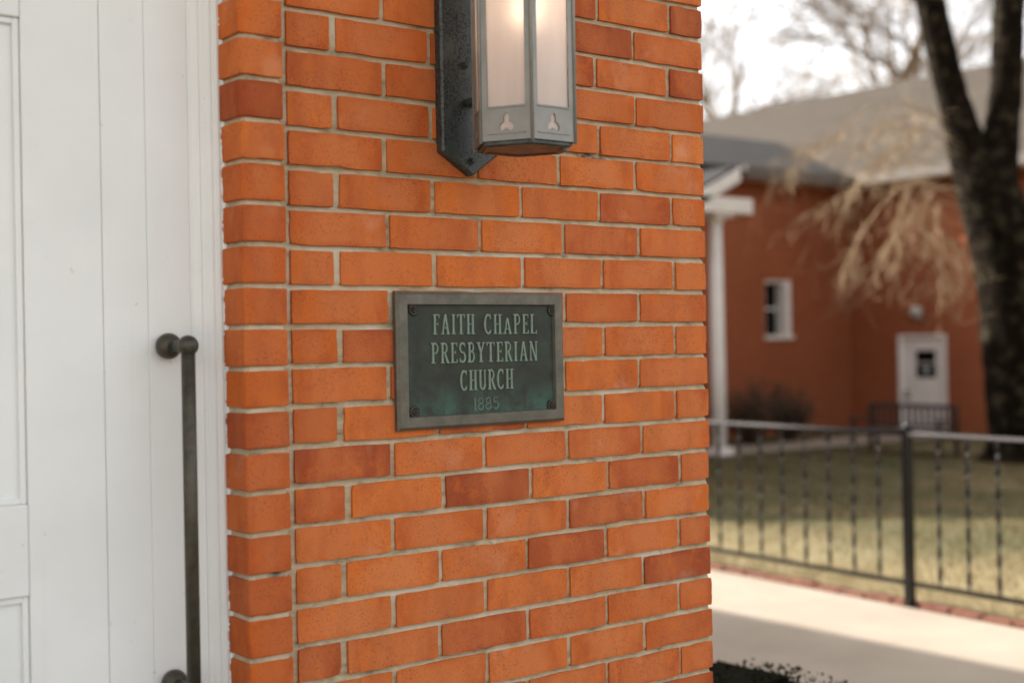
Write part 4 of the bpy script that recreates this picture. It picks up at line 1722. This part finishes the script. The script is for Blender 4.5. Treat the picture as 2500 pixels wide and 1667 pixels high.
def smooth_path(ctrl, n=10):
    """Catmull-Rom through (Vector, radius)"""
    out = []
    for i in range(len(ctrl) - 1):
        p0 = ctrl[max(i - 1, 0)]
        p1, p2 = ctrl[i], ctrl[i + 1]
        p3 = ctrl[min(i + 2, len(ctrl) - 1)]
        for k in range(n):
            t = k / n
            q = [0.5 * ((2 * p1[0][a]) + (-p0[0][a] + p2[0][a]) * t + (2 * p0[0][a] - 5 * p1[0][a] + 4 * p2[0][a] - p3[0][a]) * t * t + (-p0[0][a] + 3 * p1[0][a] - 3 * p2[0][a] + p3[0][a]) * t ** 3) for a in range(3)]
            out.append((Vector(q), p1[1] * (1 - t) + p2[1] * t))
    out.append(ctrl[-1])
    return out


b = MB()
ctrl = [(Vector((tbase.x, tbase.y, FAR_Z - .2)), .62), (Vector((tbase.x, tbase.y, FAR_Z + .12)), .50), (tp(2336, 1000), .40), (tp(2328, 800), .42), (tp(2319, 650), .46), (tp(2296, 520), .47), (tp(2262, 430), .42), (tp(2225, 350), .28), (tp(2190, 230), .215), (tp(2160, 110), .21), (tp(2130, -20), .205), (tp(2090, -170), .18), (tp(2060, -380), .13)]
pth = smooth_path(ctrl, 8)
b.tube([p for p, r in pth], [r for p, r in pth], 22, wob=0.045)
ctrl2 = [(tp(2290, 560), .30), (tp(2288, 440), .30), (tp(2298, 330), .25), (tp(2312, 180), .225), (tp(2318, 0), .215), (tp(2335, -180), .18), (tp(2330, -380), .13)]
pth2 = smooth_path(ctrl2, 8)
b.tube([p for p, r in pth2], [r for p, r in pth2], 20, wob=0.045)
b.build('trunk', M['bark'], tree, smooth=True).matrix_parent_inverse = Matrix.Translation((-tbase.x, -tbase.y, -FAR_Z))


def branch(b, p, d, length, rad, lvl, droop=0.0, nseg=5, kids=4, spread=.6, tipr=.004, shrink=.62):
    pts, rr = [p.copy()], [rad]
    q = p.copy()
    dd = d.normalized()
    for i in range(nseg):
        dd = (dd + Vector((random.gauss(0, .12), random.gauss(0, .12), random.gauss(0, .10) - droop * (i + 1) / nseg))).normalized()
        q = q + dd * (length / nseg)
        pts.append(q.copy())
        rr.append(max(tipr, rad * (1 - .75 * (i + 1) / nseg)))
    b.tube(pts, rr, 5 if lvl > 1 else 3, cap=False)
    if lvl <= 0:
        return
    for k in range(kids):
        i = random.randint(1, nseg)
        base = pts[i]
        t = (pts[i] - pts[i - 1]).normalized()
        o = Vector((random.gauss(0, 1), random.gauss(0, 1), random.gauss(0, .7)))
        nd = (t * (1 - spread * .5) + o.normalized() * spread).normalized()
        branch(b, base, nd, length * shrink * random.uniform(.75, 1.15), max(tipr, rr[i] * .62), lvl - 1, droop, nseg, kids, spread, tipr, shrink)


# crown: upper limbs (mostly above the picture)
b = MB()
for (ctr, lo) in ((pth, 9), (pth2, 9)):
    for k in range(8):
        i = random.randint(len(ctr) - lo, len(ctr) - 1)
        p, r = ctr[i]
        d = Vector((random.gauss(0, 1), random.gauss(0, 1), random.uniform(.7, 1.6)))
        branch(b, p, d, random.uniform(2.2, 3.6), r * .45, 3, 0.0, 5, 4, .65, .006)
link('crown', fast_mesh(b, 'crown'), M['farbark'], tree).matrix_parent_inverse = Matrix.Translation((-tbase.x, -tbase.y, -FAR_Z))

# drooping pale twig sprays on the left side of the tree
b = MB()
sprays = [
    [(2195, 395, 18.8), (2110, 372, 18.3), (2010, 395, 17.8), (1930, 440, 17.4), (1860, 490, 17.2)],
    [(2190, 320, 18.9), (2080, 285, 18.4), (1960, 310, 17.9), (1850, 370, 17.5), (1760, 430, 17.3)],
    [(2200, 450, 18.6), (2130, 440, 18.0), (2075, 510, 17.5), (2040, 590, 17.3), (2010, 670, 17.2)],
    [(2180, 430, 18.4), (2125, 450, 17.8), (2115, 540, 17.4), (2140, 620, 17.3), (2165, 690, 17.2)],
    [(2150, 430, 18.4), (2070, 440, 17.9), (2000, 530, 17.5), (1960, 620, 17.3), (1935, 690, 17.2)],
    [(2160, 420, 18.5), (2090, 420, 18.0), (2060, 500, 17.7), (2065, 590, 17.5), (2060, 690, 17.4)],
    [(2185, 360, 18.7), (2120, 330, 18.2), (2050, 340, 17.8), (1990, 400, 17.5), (1950, 470, 17.4)],
    [(2180, 280, 18.9), (2100, 240, 18.4), (2010, 250, 18.0), (1930, 300, 17.8), (1860, 330, 17.6)],
    [(2175, 300, 18.8), (2130, 270, 18.4), (2080, 260, 18.0), (2030, 290, 17.8), (1985, 330, 17.7)],
    [(2180, 350, 18.7), (2140, 310, 18.3), (2100, 310, 18.0), (2060, 350, 17.8), (2020, 390, 17.7)],
    [(2215, 480, 18.5), (2170, 480, 17.9), (2150, 540, 17.6), (2175, 600, 17.5), (2200, 650, 17.5)],
]
for sp_ in sprays:
    sp_ = [(x, y if y < 480 else 480 + (y - 480) * .72, d_) for x, y, d_ in sp_]
    ctrl = [(tp(x + random.uniform(-14, 14) * (i > 0), y + random.uniform(-12, 12) * (i > 0), d_), .010 - .0015 * i) for i, (x, y, d_) in enumerate(sp_)]
    pt = smooth_path(ctrl, 5)
    b.tube([p for p, r in pt], [r for p, r in pt], 6, cap=False)
    for k in range(30):
        i = random.randint(3, len(pt) - 1)
        p, r = pt[i]
        t = (pt[min(i + 1, len(pt) - 1)][0] - pt[i - 1][0]).normalized()
        d = (t * .9 + Vector((random.gauss(0, .4), random.gauss(0, .4), random.gauss(-.25, .35)))).normalized()
        branch(b, p, d, random.uniform(.25, .7), .0048, 1, .10, 5, 3, .65, .0022, .6)
link('drooping_twigs', fast_mesh(b, 'drooping_twigs'), M['twig'], tree).matrix_parent_inverse = Matrix.Translation((-tbase.x, -tbase.y, -FAR_Z))

# ------------------------------------------------------------------ bare trees behind the hall
def far_tree(px, dep, h, lean, seed, label, fork=.35, rad=.32):
    random.seed(seed)
    c = at_depth(px * S2, 880, dep)
    r_ = empty('bare_tree', (c.x, c.y, FAR_Z), label, 'tree', 'bare trees behind the hall roof')
    b1, b2 = MB(), MB()
    pts = [Vector((0, 0, -.2)), Vector((lean * h * .1 * RI.x, lean * h * .1 * RI.y, h * .25)), Vector((lean * h * .28 * RI.x, lean * h * .28 * RI.y, h * .5)), Vector((lean * h * .5 * RI.x, lean * h * .5 * RI.y, h * .78))]
    pt = smooth_path([(p, rad * (1 - .27 * i)) for i, p in enumerate(pts)], 6)
    b1.tube([p for p, r in pt], [r for p, r in pt], 9, cap=False, wob=.05)
    for k in range(10):
        i = random.randint(int(len(pt) * fork), len(pt) - 1)
        p, r = pt[i]
        a = random.uniform(0, 6.28)
        d = Vector((math.cos(a), math.sin(a), random.uniform(.5, 1.5)))
        branch(b2, p, d, h * random.uniform(.22, .36), r * .55, 3, .0, 5, 5, .5, .0115, .64)
    link('trunk', fast_mesh(b1, 'trunk'), M['farbark'], r_)
    link('crown', fast_mesh(b2, 'crown'), M['farbark'], r_)


far_tree(1775, 52, 15.5, -.35, 41, 'slender bare tree behind the low end of the hall roof ridge', .35, .34)
far_tree(1900, 47, 16.5, .45, 42, 'stout leaning bare tree behind the middle of the hall roof', .30, .52)
far_tree(2075, 50, 16, .1, 43, 'bare tree behind the hall roof beside the forked lawn tree', .35, .38)
far_tree(1660, 58, 17, .1, 44, 'tall bare tree farthest behind the hall porch', .3, .38)
far_tree(2230, 56, 17, -.1, 45, 'bare tree behind the hall roof seen in the fork of the lawn tree', .35, .38)

# ------------------------------------------------------------------ lawn grass
NB = 130000
d = rng.uniform(0, 1, NB)
# spread over the visible lawn: denser near the fence
yy = rng.uniform(-0.5, 12.0, NB)
xx = 5.58 + (rng.random(NB) ** 1.25) * 10.5 + 0.07 * (yy - 2.74)
t_ = np.clip((xx - 7.0) / 7.0, 0, 1)
zz = FAR_Z * (t_ * t_ * (3 - 2 * t_)) - 0.012
h = rng.uniform(.025, .065, NB) * (0.6 + 0.8 * vnoise(xx, yy, 0.6, 8))
az = rng.uniform(0, 2 * np.pi, NB)
wd_ = rng.uniform(.0025, .0045, NB)
ln = rng.normal(0, .35, NB)
ca, sa = np.cos(az), np.sin(az)
P0 = np.stack([xx - ca * wd_, yy - sa * wd_, zz], 1)
P1 = np.stack([xx + ca * wd_, yy + sa * wd_, zz], 1)
P2 = np.stack([xx - sa * ln * h, yy + ca * ln * h, zz + h], 1)
VV = np.stack([P0, P1, P2], 1).reshape(-1, 3)
me = bpy.data.meshes.new('grass')
me.vertices.add(len(VV))
me.vertices.foreach_set('co', VV.ravel())
me.loops.add(NB * 3)
me.loops.foreach_set('vertex_index', np.arange(NB * 3))
me.polygons.add(NB)
me.polygons.foreach_set('loop_start', np.arange(0, NB * 3, 3))
me.update(calc_edges=True)
me.validate()
tag(link('grass', me, M['blade']), 'straw coloured and green winter grass behind the iron fence', 'grass', kind='stuff')
